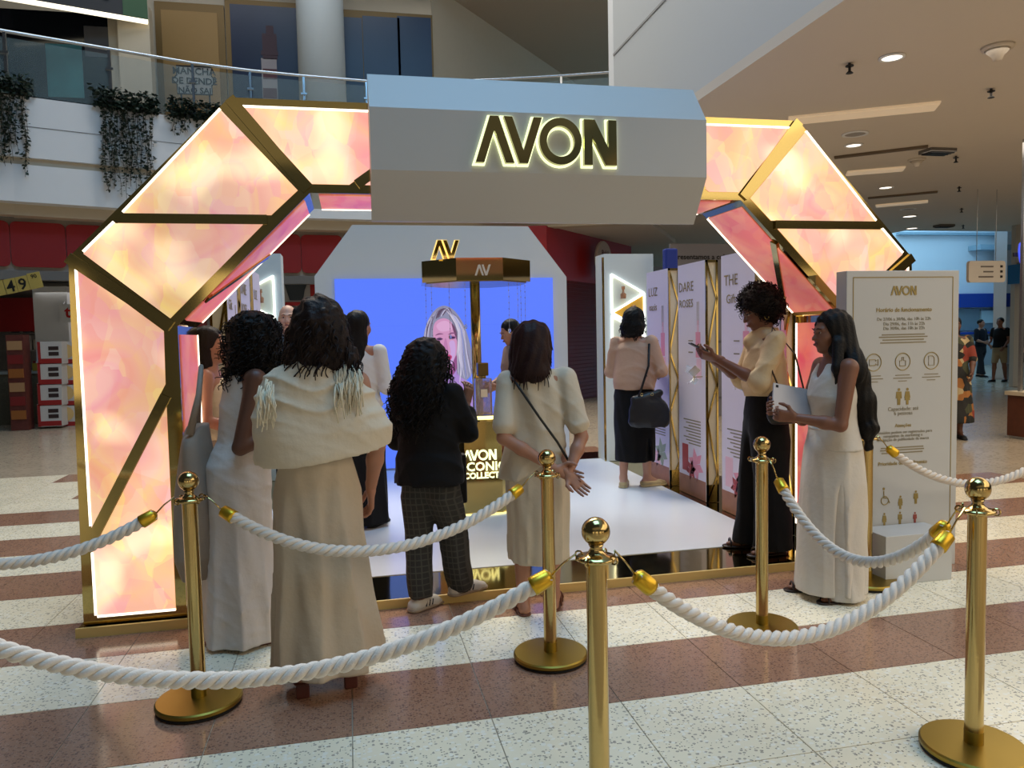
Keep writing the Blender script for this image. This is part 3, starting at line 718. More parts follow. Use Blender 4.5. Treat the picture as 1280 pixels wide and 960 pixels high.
# far hall
FY = 25.0
def fr(px, py, Y=FY): return at(px, py, Y)
M_hall = mat('hall_white', (226, 232, 236), rough=0.6)
struct(MB().box(fr(1040, 400).x, 40, FY, FY+0.3, 0, 11).build('wall_far_hall', M_hall))
struct(MB().box(13.6, 30, 16.45, 16.6, CZ, 9.0).build('trim_2', M_hall))
def fbox(name, x0, y0, x1, y1, th, m, parent=None, Y=FY):
    p, q = fr(x0, y1, Y), fr(x1, y0, Y); return MB().box(p.x, q.x, Y-th, Y, min(p.z, q.z), max(p.z, q.z)).build(name, m, parent)
st = thing('blue_shop_front', 'far shop front with a deep blue band and pale windows', 'shop', tuple(fr(1200, 470)))
fbox('blue_band', 1120, 367, 1256, 386, 0.3, mat('shop_blue', (20, 60, 150), rough=0.4), st)
fbox('lower_band', 1120, 414, 1256, 420, 0.3, mat('shop_blue', (20, 60, 150)), st)
for x0, x1 in ((1140, 1180), (1181, 1222), (1223, 1254)):
    fbox('window', x0, 386, x1, 414, 0.1, mat('far_glass', (120, 140, 150), rough=0.15), st)
fbox('base', 1120, 420, 1256, 470, 0.25, mat('far_base', (160, 170, 176), rough=0.5), st)
fbox('bright_poster', 1223, 388, 1250, 404, 0.14, mat('pale_poster', (186, 210, 216), rough=0.5), st)
tr = fbox('trim_3', 1120, 292, 1252, 294, 0.2, mat('cornice_grey', (150, 176, 190), rough=0.6)); struct(tr)
struct(fbox('trim_4', 1210, 308, 1252, 314, 0.6, mat('cornice_grey', (150, 176, 190))))
# right side of the far hall and corridor
RX = atz(1256, 470, 0).x
q0, q1 = atz(1256, 474, 0), atz(1290, 520, 0)
struct(wallseg(MB(), fr(1256, 400), Vector((q0.x, q0.y, 0)), 0, 9, -0.3).build('wall_hall_right', M_hall))
cb = at(1272, 470, 15.5)
struct(MB().box(cb.x-0.13, cb.x+0.13, 15.5, 15.62, 0, 6).build('white_column', mat('column_grey', (180, 180, 176), rough=0.5)))
bsn = thing('blue_projecting_sign', 'blue projecting box sign on the white column', 'sign', tuple(at(1263, 352, 14.8)))
p, q = at(1258, 353, 14.8), at(1272, 328, 14.8)
MB().box(cb.x-0.34, cb.x+0.06, 15.02, 15.5, p.z, q.z).build('box', mat('sign_blue', (40, 110, 170), rough=0.4), bsn); MB().box(cb.x-0.1, cb.x+0.05, 15.0, 15.5, q.z, q.z+0.06).build('bracket', M_steel, bsn)
hs = thing('hanging_direction_sign', 'white rounded hanging direction sign with three grey lines', 'sign', tuple(at(1234, 353, 11.5)))
p, q = at(1211, 353, 11.5), at(1257, 326, 11.5); cx, cz = (p.x+q.x)/2, (p.z+q.z)/2; w, h = q.x-p.x, q.z-p.z
mb = MB().prism([(cx+x, cz+z) for x, z in rounded(w, h, 0.05)], 11.5, 11.56).build('board', mat('sign_white', (206, 198, 186), rough=0.5), hs)
for k, s in enumerate((0.26, 0.2, 0.3)):
    MB().box(cx+0.12-s, cx+0.12, 11.49, 11.5, cz+0.075-0.09*k, cz+0.10-0.09*k).build('text_line', mat('sign_ink', (110, 102, 96), rough=0.6), hs)
    MB().box(cx+w/2-0.11, cx+w/2-0.07, 11.485, 11.5, cz+0.07-0.09*k, cz+0.11-0.09*k).build('symbol', M_dark, hs)
for sx in (-0.2, 0.2): MB().tube([(cx+sx, 11.53, cz+h/2), (cx+sx, 11.53, CZ)], 0.006, 6).build('rod', M_steel, hs)
# wooden counter end and glazed partition at the right edge
kc = atz(1262, 552, 0); kc.x = at(1259, 520, kc.y+0.34).x+0.02
kk = thing('wooden_counter_end', 'dark wood slatted counter end with a pale top at the right edge', 'counter', (kc.x, kc.y, 0))
zt = at(1262, 492, kc.y).z
MB().box(kc.x-0.02, kc.x+1.6, kc.y, kc.y+0.34, 0.03, zt-0.05).build('body', mat('dark_wood', (92, 50, 32), rough=0.5, vary=0.3, vscale=14), kk)
for k in range(4): MB().box(kc.x-0.03, kc.x+1.61, kc.y-0.012, kc.y, 0.05+0.125*k, 0.15+0.125*k).build('slat', mat('dark_wood', (92, 50, 32)), kk)
MB().box(kc.x-0.05, kc.x+1.62, kc.y-0.04, kc.y+0.36, zt-0.05, zt).build('top', M_beige, kk)
MB().box(kc.x+0.0, kc.x+1.6, kc.y+0.03, kc.y+0.33, 0, 0.03).build('plinth', M_white, kk)
gx_ = at(1275, 420, kc.y+0.2).x
gp = thing('glazed_partition', 'slim steel framed glass partition standing on the counter end', 'partition', (gx_, kc.y+0.2, zt))
MB().box(gx_, gx_+0.04, kc.y+0.18, kc.y+0.22, zt, CZ).build('post', M_steel, gp)
MB().box(gx_+0.04, gx_+1.3, kc.y+0.193, kc.y+0.207, zt, CZ).build('pane', mat('partition_glass', (120, 130, 130), rough=0.02, alpha=0.07, spec=0.3), gp)
nb = thing('neon_shop_sign', 'blue looping neon sign high at the right edge', 'sign', tuple(at(1277, 320, 9.2)))
c = at(1277, 318, 9.2); pth = []
for k in range(40):
    a = k/39*4*PI; pth.append((c.x-0.05+k*0.006+0.05*math.cos(a), 9.2, c.z+0.16*math.sin(a)))
MB().tube(pth, 0.014, 6).build('tube', mat('neon_blue', (60, 80, 220), emit=0.9), nb, smooth=True); MB().box(c.x-0.1, c.x+0.4, 9.23, 9.25, c.z-0.03, c.z+0.03).build('rail', M_dark, nb)
# hall wall behind the viewer; glowing panes added to liven the gold reflections
struct(MB().box(-14, 18, -9.2, -9.0, 0, 9).build('wall_behind', mat('mall_wall_dim', (110, 104, 98), rough=0.7)))
for k in range(4):
    x = -9+6*k
    o = MB().box(x, x+3.6, -8.99, -8.95, 0.4, 3.0).build('reflection_pane', mat('reflection_pane_glow', (255, 236, 206), emit=0.9, ecol=(255, 232, 200)))
    tag(o, 'warm glowing pane added behind the viewer for reflections', 'window', 'added reflection panes behind the viewer')

# ================================================================== THE BOOTH
AX = 1.08                                   # axis of symmetry
def mir(p): return [(2*AX-x, z) for x, z in reversed(p)]
# platform
PZ = 0.05
pf = thing('booth_platform', 'low platform with white top and mirrored gold border', 'platform', (AX, 6.3, 0))
MB().box(-1.42, 3.62, 4.215, 8.95, 0.0, PZ-0.004).build('gold_border', M_gold, pf)
MB().box(-1.425, 3.625, 4.20, 4.215, 0.0, PZ).build('gold_riser', M_gold_pale, pf)
MB().box(-0.70, 2.855, 4.655, 8.435, PZ-0.006, PZ).build('white_top', M_white_floor, pf)

# arch: gold carcass, backlit film panels, gold bars, led lines
YF, YB = 4.25, 4.76
OUT = [(-1.40, PZ), (-1.372, 1.945), (-0.565, 2.772)]
INN = [(-0.872, PZ), (-0.872, 1.592), (-0.178, 2.288)]
outl = OUT+[(2*AX-x, z) for x, z in reversed(OUT)]
innl = INN+[(2*AX-x, z) for x, z in reversed(INN)]
ar = thing('lit_arch', 'large faceted arch of backlit pink and yellow film panels in gold framing', 'arch', (AX, YF, PZ))
n = len(outl)
mb = MB(); v = [(x, YF, z) for x, z in outl]+[(x, YF, z) for x, z in innl]+[(x, YB, z) for x, z in outl]+[(x, YB, z) for x, z in innl]
f = []
for i in range(n-1):
    f += [(i, n+i, n+i+1, i+1)[::-1], (2*n+i, 2*n+i+1, 3*n+i+1, 3*n+i)[::-1], (i, i+1, 2*n+i+1, 2*n+i)[::-1], (n+i, 3*n+i, 3*n+i+1, n+i+1)[::-1]]
f += [(0, 2*n, 3*n, n), (n-1, 2*n-1, 4*n-1, 3*n-1)]
f = [tuple(q) for q in f]
me = bpy.data.meshes.new('carcass'); me.from_pydata(mb.v+v, [], f); me.update()
bm = bmesh.new(); bm.from_mesh(me); bmesh.ops.recalc_face_normals(bm, faces=bm.faces); bm.to_mesh(me); bm.free()
link_mesh('gold_carcass', me, M_gold, ar)
# panels on the front, left half; each polygon counter-clockwise seen from the front
PANELS = [
    [(-1.335, 0.095), (-0.950, 0.095), (-0.945, 1.170), (-1.335, 0.440)],            # leg below the slanting bar
    [(-1.335, 0.560), (-0.945, 1.290), (-0.940, 1.567), (-1.330, 1.895)],            # leg above it
    [(-1.300, 1.965), (-0.905, 1.632), (-0.425, 2.118), (-1.155, 2.118)],            # slope, lower
    [(-1.105, 2.168), (-0.380, 2.168), (-0.240, 2.300), (-0.610, 2.705)],            # slope, upper
    [(-0.505, 2.722), (-0.165, 2.335), (0.030, 2.335), (0.56, 2.722)],               # top, outside the bar
    [(0.110, 2.335), (AX, 2.335), (AX, 2.722), (0.66, 2.722)],                       # top, inside the bar
]
allp = PANELS+[mir(p) for p in PANELS]
for p in allp: MB().prism(p, YF-0.006, YF+0.01).build('film_panel', M_film, ar)
def seg_bar(name, a, b, w, y0, y1, m):
    a, b = Vector(a), Vector(b); d = (b-a).normalized(); nn_ = Vector((-d.y, d.x))*(w/2)
    p = [a-nn_, b-nn_, b+nn_, a+nn_]
    return MB().prism([(q.x, q.y) for q in p], y0, y1).build(name, m, ar)
bars = [((-1.335, 0.50), (-0.945, 1.23), 0.052), ((-1.13, 2.143), (-0.402, 2.143), 0.05), ((-1.372, 1.945), (-0.90, 1.59), 0.056), ((-0.565, 2.765), (-0.19, 2.305), 0.056), ((0.07, 2.335), (0.61, 2.722), 0.052)]
for a, b, w in bars:
    seg_bar('gold_bar', a, b, w, YF-0.016, YF, M_gold)
    seg_bar('gold_bar', (2*AX-b[0], b[1]), (2*AX-a[0], a[1]), w, YF-0.016, YF, M_gold)
# led lines along the outer edges
for a, b in [((-1.338, 0.10), (-1.338, 0.43)), ((-1.338, 0.57), (-1.338, 1.885)), ((-1.30, 1.975), (-1.15, 2.125)), ((-1.105, 2.175), (-0.612, 2.71)), ((-0.50, 2.727), (AX, 2.727)), ((-1.33, 0.092), (-0.95, 0.092))]:
    seg_bar('led_line', a, b, 0.011, YF-0.010, YF+0.004, M_led)
    seg_bar('led_line', (2*AX-b[0], b[1]), (2*AX-a[0], a[1]), 0.011, YF-0.010, YF+0.004, M_led)
# inner reveal panels
def reveal(p, q, s, y0=YF+0.045, y1=YB-0.03, m=M_film_in, name='reveal_panel', t=0.006, f0=0.045, f1=0.045):
    p, q = Vector(p), Vector(q); d = (q-p); L_ = d.length; d.normalize(); nrm_ = Vector((d.y, -d.x))*s*t
    a, b = p+d*f0, q-d*f1
    pts = [a, b]
    lo = [(a.x, y0, a.y), (b.x, y0, b.y), (b.x, y1, b.y), (a.x, y1, a.y)]
    hi = [(x+nrm_.x, y, z+nrm_.y) for x, y, z in lo]
    return MB().hull8(lo, hi).build(name, m, ar)
IL = [(-0.872, 0.10), (-0.872, 1.592), (-0.178, 2.288), (2*AX+0.178, 2.288), (2*AX+0.872, 1.592), (2*AX+0.872, 0.10)]
for i in range(5): 
    reveal(IL[i], IL[i+1], 1)
    reveal(IL[i], IL[i+1], 1, YB-0.028, YB-0.014, M_led, 'led_line', 0.010)
for i, (f0, f1) in ((3, (0.35, 0.86)), (1, (0.2, 0.6))):
    p, q = Vector(IL[i]), Vector(IL[i+1]); a, b = p.lerp(q, f0), p.lerp(q, f1); o = Vector(((q-p).y, -(q-p).x)).normalized()*0.008
    MB().bar((a.x+o.x, YF+0.03, a.y+o.y), (b.x+o.x, YB-0.02, b.y+o.y), 0.045, 0.012, up=(o.x, 0, o.y)).build('gold_bar', M_gold, ar)

# header box with the lit letters
hb = thing('header_sign', 'white faceted header box with backlit gold letters AVON on the arch', 'sign', (AX, 4.2, 2.14))
prof = [(4.245, 2.137), (4.22, 2.137), (4.05, 2.375), (4.05, 2.695), (4.22, 2.915), (4.245, 2.915)]
X0, X1 = 0.142, 2.018
v = [(X0, y, z) for y, z in prof]+[(X1, y, z) for y, z in prof]; k = len(prof)
f = [tuple(range(k)), tuple(range(2*k-1, k-1, -1))]+[(i, i+k, (i+1) % k+k, (i+1) % k) for i in range(k)]
me = bpy.data.meshes.new('box'); me.from_pydata(v, [], f)
bm = bmesh.new(); bm.from_mesh(me); bmesh.ops.recalc_face_normals(bm, faces=bm.faces); bm.to_mesh(me); bm.free()
link_mesh('box', me, M_white, hb)
M_glow = mat('letter_glow', (240, 246, 196), emit=1.35, ecol=(238, 244, 190))
M_sgold = mat('letter_mirror', (124, 116, 78), rough=0.08, metal=1.0)
for i, nm in enumerate('AVON'):
    g = MB(); letter(g, i, 0.683, 2.418, 0.243, 4.036, 4.049, 0.010); go = g.build('letter', M_glow, hb)
    g = MB(); letter(g, i, 0.683, 2.418, 0.243, 4.005, 4.034); g.build('letter_face', M_sgold, go)

# back wall with the screen
YW = 8.45
def bw(px, py): p = at(px, py, YW); return (p.x, p.z)
bk = thing('screen_wall', 'white wall with cut corners holding the blue screen', 'wall panel', (1.03, YW, PZ))
pl, pr_ = -0.34, 2.462
MB().prism([(pl, PZ), (pr_, PZ), (pr_, 2.165), (2.02, 2.735), (0.075, 2.735), (pl, 2.185)], YW, YW+0.25).build('panel', mat('screen_wall_white', (214, 212, 206), rough=0.45), bk)
MB().prism([(pl, PZ), (pr_, PZ), (pr_, 0.10), (pl, 0.10)], YW-0.012, YW).build('skirting', M_white, bk)
sc = thing('led_screen', 'large bright blue screen showing a blond woman', 'screen', (1.08, YW-0.03, 0.26))
(sx0, sz1), (sx1, _), (_, sz0) = bw(418, 349), bw(690, 350), bw(692, 571)
MB().box(sx0, sx1, YW-0.03, YW-0.002, sz0-0.02, sz1).build('display', mat('screen_blue', (20, 20, 30), emit=1.0, ecol=(88, 124, 255), rough=0.4), sc)
for k in range(1, 4):
    z = sz0+(sz1-sz0)*k/4; MB().box(sx0, sx1, YW-0.0305, YW-0.03, z-0.001, z+0.001).build('module_seam', mat('seam_blue', (20, 20, 30), emit=0.9, ecol=(84, 116, 240)), sc)
# picture of the woman: flat printed-light shapes in shallow layers
def blob(name, pts, m, layer, n=4):
    P = [Vector(bw(x, y)) for x, y in pts]; out = []
    for i in range(len(P)):
        p0, p1, p2, p3 = P[i-1], P[i], P[(i+1) % len(P)], P[(i+2) % len(P)]
        for j in range(n):
            t_ = j/n; out.append(0.5*((2*p1)+(p2-p0)*t_+(2*p0-5*p1+4*p2-p3)*t_*t_+(3*p1-p0-3*p2+p3)*t_**3))
    out = [(q.x, q.y) for q in out]
    ar_ = sum(out[i-1][0]*out[i][1]-out[i][0]*out[i-1][1] for i in range(len(out)))
    if ar_ < 0: out.reverse()
    y = YW-0.031-0.0008*layer
    return MB().prism(out, y, YW-0.0295).build(name, m, sc)
def scr(name, c, e=0.9): return mat('screen_'+name, (15, 15, 15), emit=e, ecol=c, rough=0.5)
blob('hair_picture', [(529, 424), (532, 408), (537, 396), (544, 387), (552, 382.5), (559, 383), (567, 388), (575, 398), (581, 410), (586, 426), (590, 444), (591, 462), (584, 474), (572, 478), (556, 478), (540, 470), (532, 450)], scr('hair', (146, 146, 176)), 0)
blob('neck_picture', [(548, 456), (566, 456), (574, 470), (590, 480), (600, 494), (602, 512), (544, 512), (542, 480)], scr('neck', (176, 140, 214)), 1)
blob('face_picture', [(541.5, 424), (541, 412), (543, 404), (548, 399.5), (555, 398), (562, 401), (567, 408), (570.5, 418), (571, 430), (570, 442), (567.5, 452), (564, 460), (559, 464), (553, 461), (547, 452), (543, 438)], scr('face', (214, 152, 196)), 2)
blob('forehead_picture', [(545, 408), (549, 403), (556, 401), (562, 404), (565, 411), (558, 414), (550, 414)], scr('forehead', (226, 172, 214)), 3)
blob('cheek_picture', [(561, 428), (567, 426), (569, 436), (567.5, 447), (563.5, 456), (560.5, 452), (563, 440)], scr('cheek', (208, 170, 226)), 3)
blob('jaw_shadow_picture', [(566, 452), (570, 444), (572, 452), (570, 462), (564, 470), (560, 466)], scr('jaw_shadow', (150, 84, 140)), 3)
blob('temple_picture', [(564, 404), (568, 409), (572, 420), (572, 428), (570, 424), (566, 413)], scr('temple', (110, 70, 104)), 3)
for x, y in ((549, 423.8), (565.3, 422.0)):
    blob('lid_picture', [(x-5, y+.3), (x, y-2.6), (x+4.6, y-.2), (x, y+2.4)], scr('lid', (182, 120, 170)), 4); blob('eye_picture', [(x-4, y+.2), (x, y-1.5), (x+3.8, y), (x, y+1.4)], scr('eye', (70, 40, 84)), 5)
for x, y in ((549, 418), (565, 417)): blob('brow_picture', [(x-5.5, y+1.4), (x-1, y-1.5), (x+5, y-.4), (x, y+.4)], scr('brow', (140, 84, 130)), 4)
blob('nose_picture', [(555.5, 424), (557.4, 424), (559.6, 435), (559.6, 438.4), (556.5, 440), (553.5, 438)], scr('nose', (196, 128, 180)), 4)
blob('nostril_picture', [(554.5, 438), (557, 437.2), (559, 438.2), (557, 439.4)], scr('nostril', (130, 60, 110)), 5)
blob('lips_picture', [(553.5, 446.4), (558, 443.6), (562, 443.4), (564.6, 446), (562, 450.6), (558, 451.2)], scr('lips', (206, 70, 130)), 4)
blob('mouth_picture', [(555, 446.4), (559, 445.2), (563.2, 445.8), (561, 447.8), (558, 448)], scr('mouth', (84, 16, 56)), 5)
# streaked hair, strand by strand
rh = random.Random(11)
def streak(pts, w, c, layer):
    P = [Vector(q) for q in pts]; L_, R_2 = [], []
    for i in range(len(P)):
        d = (P[min(i+1, len(P)-1)]-P[max(i-1, 0)]).normalized(); nn_ = Vector((-d.y, d.x)); ww_ = w*(1-.75*abs(i/(len(P)-1)-.4))
        L_.append(tuple(P[i]+nn_*ww_)); R_2.append(tuple(P[i]-nn_*ww_))
    blob('hair_strand_picture', L_+R_2[::-1], scr('strand_%d_%d_%d' % c, c), layer, 2)
SC_ = [(196, 192, 220), (120, 112, 140), (90, 70, 96), (176, 172, 206), (214, 206, 226), (140, 150, 214)]
for k in range(16):
    f = k/15; x0 = 556+6*f; xm = 571+9*f+rh.uniform(-1, 1); x1 = 571+20*f+rh.uniform(-2, 2)
    streak([(x0, 387+3*f), (563+9*f, 396+2*f), (xm, 414+rh.uniform(-2, 2)), ((xm+x1)/2+rh.uniform(-2, 3), 440), (x1, 462+rh.uniform(-6, 14))], rh.uniform(.5, 1.1), SC_[rh.choice((0, 1, 3, 3, 4, 5))], 4+k % 2)
for k in range(9):
    f = k/8; streak([(553-2*f, 384+2*f), (546-3*f, 390+2*f), (540-5*f, 402), (536-6*f+rh.uniform(0, 2), 420), (537-6*f, 440)], rh.uniform(.5, 1.0), SC_[rh.choice((0, 1, 2, 3))], 4)
for k in range(5): streak([(545+2*k, 398-k), (548+2.4*k, 390-.6*k), (554+1.8*k, 386), (560+1.2*k, 390+k)], .9, SC_[(2, 2, 1, 0, 2)[k]], 5)

# central gold display stand
TX, TY = 1.06, 6.42
ds = thing('display_stand', 'mirrored gold display stand with octagonal canopy on a brass pole', 'display stand', (TX, TY, PZ))
def ngon(r, n_, rot, sx=1.0): return [(TX+r*math.cos(rot+2*PI*k/n_), TY+r*math.sin(rot+2*PI*k/n_)) for k in range(n_)]
rot8 = PI/8+math.radians(-4)
cn = MB().slab(ngon(0.485, 8, rot8), 1.95, 2.125).build('canopy', M_gold, ds)
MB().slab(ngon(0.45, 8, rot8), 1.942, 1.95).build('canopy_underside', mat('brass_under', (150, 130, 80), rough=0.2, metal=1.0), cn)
MB().lathe([(0.042, 0.86), (0.042, 1.95)], c=(TX, TY, 0), n=20).build('pole', M_gold_soft, ds, smooth=True)
base = MB().slab(ngon(0.40, 8, rot8), PZ, 0.82).build('pedestal', M_gold, ds)
MB().lathe([(0.43, 0.82), (0.43, 0.835)], c=(TX, TY, 0), n=48).build('table_underside', M_gold, ds)
MB().lathe([(0.425, 0.835), (0.435, 0.84), (0.435, 0.858), (0.425, 0.862)], c=(TX, TY, 0), n=48).build('glowing_rim', mat('rim_glow', (255, 250, 190), emit=2.0, ecol=(255, 246, 150)), ds)
MB().lathe([(0.42, 0.862), (0.42, 0.868)], c=(TX, TY, 0), n=48).build('table_top', mat('mirror_top', (200, 190, 180), rough=0.08, metal=0.8), ds)
MB().lathe([(0.41, PZ), (0.41, PZ+0.012)], c=(TX, TY, 0), n=48).build('floor_glow', mat('floor_glow', (255, 246, 190), emit=0.9, ecol=(255, 240, 150)), ds)
yf = TY-0.40*math.cos(PI/8)
Rr = Matrix.Translation((TX, TY, 0)) @ Matrix.Rotation(math.radians(-4), 4, 'Z') @ Matrix.Translation((-TX, -TY, 0))
for i in range(4):
    g = MB(); letter(g, i, 0.895, 0.50, 0.085, yf-0.012, yf-0.002); g.xf(Rr).build('glowing_letter', M_glow, base)
for tx, s, z in (('ICONIC', 0.10, 0.415), ('COLLECTION', 0.068, 0.352)):
    me = text_mesh(tx, s, 'LEFT', 0.005, 0.0022); me.transform(Rr @ Matrix.Translation((0.895, yf-0.007, z)) @ Matrix.Rotation(PI/2, 4, 'X'))
    link_mesh('glowing_letters', me, M_glow, base)
yc = TY-0.485*math.cos(PI/8)
for i in range(2):
    g = MB(); letter(g, i, 0.665, 2.127, 0.145, yc+0.12, yc+0.15, 0.006); g.build('lit_letter', mat('amber_glow', (255, 220, 120), emit=1.1, ecol=(255, 214, 120)), cn)
    g = MB(); letter(g, i, 0.665, 2.127, 0.145, yc+0.095, yc+0.118); g.build('letter_face', M_gold, cn)
    g = MB(); letter(g, i, 1.02, 1.985, 0.085, yc-0.010, yc-0.002); g.xf(Rr).build('reflected_letter', mat('reflected_letter_tone', (206, 200, 186), rough=0.3), cn)  # solid letters standing in for the sign's reflection on the front facet
M_crystal = mat('clear_crystal', (225, 232, 240), rough=0.02, trans=0.9, ior=1.5)
for k, (ang, L_) in enumerate(((205, 0.52), (232, 0.42), (250, 0.34), (300, 0.38), (322, 0.55), (338, 0.50), (160, 0.45), (20, 0.4))):
    x, y = TX+0.43*math.cos(math.radians(ang)), TY+0.43*math.sin(math.radians(ang))
    s_ = MB().tube([(x, y, 1.942), (x, y, 1.942-L_)], 0.0012, 4).build('crystal_string', M_steel, ds)
    cm = MB()
    for j in range(int(L_/0.05)): cm.ball((x, y, 1.92-j*0.05), 0.005, 6, 4)
    cm.ball((x, y, 1.942-L_-0.018), (0.013, 0.013, 0.02), 8, 5)
    cm.build('crystal_drops', M_crystal, s_)

# bottles on the stand: clear ribbed glass, gold label and dark gold cap
M_bglass = mat('ribbed_glass', (226, 208, 200), rough=0.04, trans=0.85, ior=1.45)
M_perf = mat('amber_perfume', (206, 150, 110), rough=0.1, trans=0.5)
def bottle(x, y, h, w, label, capm, glassm, ribs=10):
    z = 0.868; t = thing('perfume_bottle', label, 'bottle', (x, y, z)); hb_ = h*0.70
    g = MB().box(x-w/2, x+w/2, y-w*0.35, y+w*0.35, z, z+hb_).build('glass_body', glassm, t, bevel=0.008)
    rb = MB()
    for k in range(ribs): rb.bar((x-w/2+w*(k+0.5)/ribs, y-w*0.36, z+0.02), (x-w/2+w*(k+0.5)/ribs, y-w*0.36, z+hb_-0.015), w/ribs*0.55, 0.006, up=(0, 1, 0))
    rb.build('ribs', glassm, g)
    MB().box(x-w*0.2, x+w*0.2, y-w*0.36-0.008, y-w*0.36-0.004, z+hb_*0.48, z+hb_*0.70).build('paper_label', mat('cream_label', (220, 200, 168), rough=0.5), t)
    MB().lathe([(w*0.22, hb_), (w*0.22, hb_+0.02), (w*0.16, hb_+0.025)], c=(x, y, z), n=16).build('collar', M_gold, t, smooth=True)
    MB().box(x-w*0.32, x+w*0.32, y-w*0.3, y+w*0.3, z+hb_+0.02, z+h).build('cap', capm, t, bevel=0.005)
bottle(1.06, 6.14, 0.42, 0.135, 'tall ribbed clear perfume bottle with a dark gold cap', mat('dark_gold_cap', (92, 76, 44), rough=0.3, metal=0.9), M_bglass)
bottle(1.235, 6.20, 0.24, 0.06, 'small amber perfume bottle with a violet cap', mat('violet_cap', (110, 80, 160), rough=0.3), M_perf, 5)
bottle(1.30, 6.26, 0.17, 0.07, 'short amber perfume bottle beside the violet capped one', M_gold, M_perf, 5)
bottle(0.83, 6.16, 0.20, 0.055, 'pale small perfume box bottle at the left of the table', M_gold, mat('cream_glass', (226, 206, 186), rough=0.3), 5)

# side walls: printed panel boxes standing along both edges of the platform
M_lilac = mat('lilac_print', (222, 214, 228), rough=0.45, vary=0.03, vscale=2)
M_pinkp = mat('rose_print', (226, 150, 170), rough=0.5); M_pinkl = mat('pale_rose_print', (232, 190, 204), rough=0.5)
M_redp = mat('red_flower_print', (176, 70, 72), rough=0.5); M_greenp = mat('sage_print', (150, 164, 140), rough=0.5)
M_brownp = mat('earth_print', (160, 110, 84), rough=0.5, vary=0.25, vscale=12)
M_latt = mat('lattice_backing', (196, 184, 160), rough=0.3)
PT, PB = 2.10, 0.10
def flower(parent, cy, cz, r, m, s, X):
    for k in range(6):
        a = 2*PI*k/6+s; d = Vector((math.cos(a), math.sin(a))); w = Vector((-d.y, d.x))*r*0.26
        c0 = Vector((cy, cz)); p = [c0, c0+d*r*0.5+w, c0+d*r, c0+d*r*0.5-w]
        lo = [(X, q.x, q.y) for q in p]; xs = X-0.0015 if X > 1 else X+0.0015
        hi = [(xs, q.x, q.y) for q in p]
        MB().hull8(lo, hi).build('petal_print', m, parent)
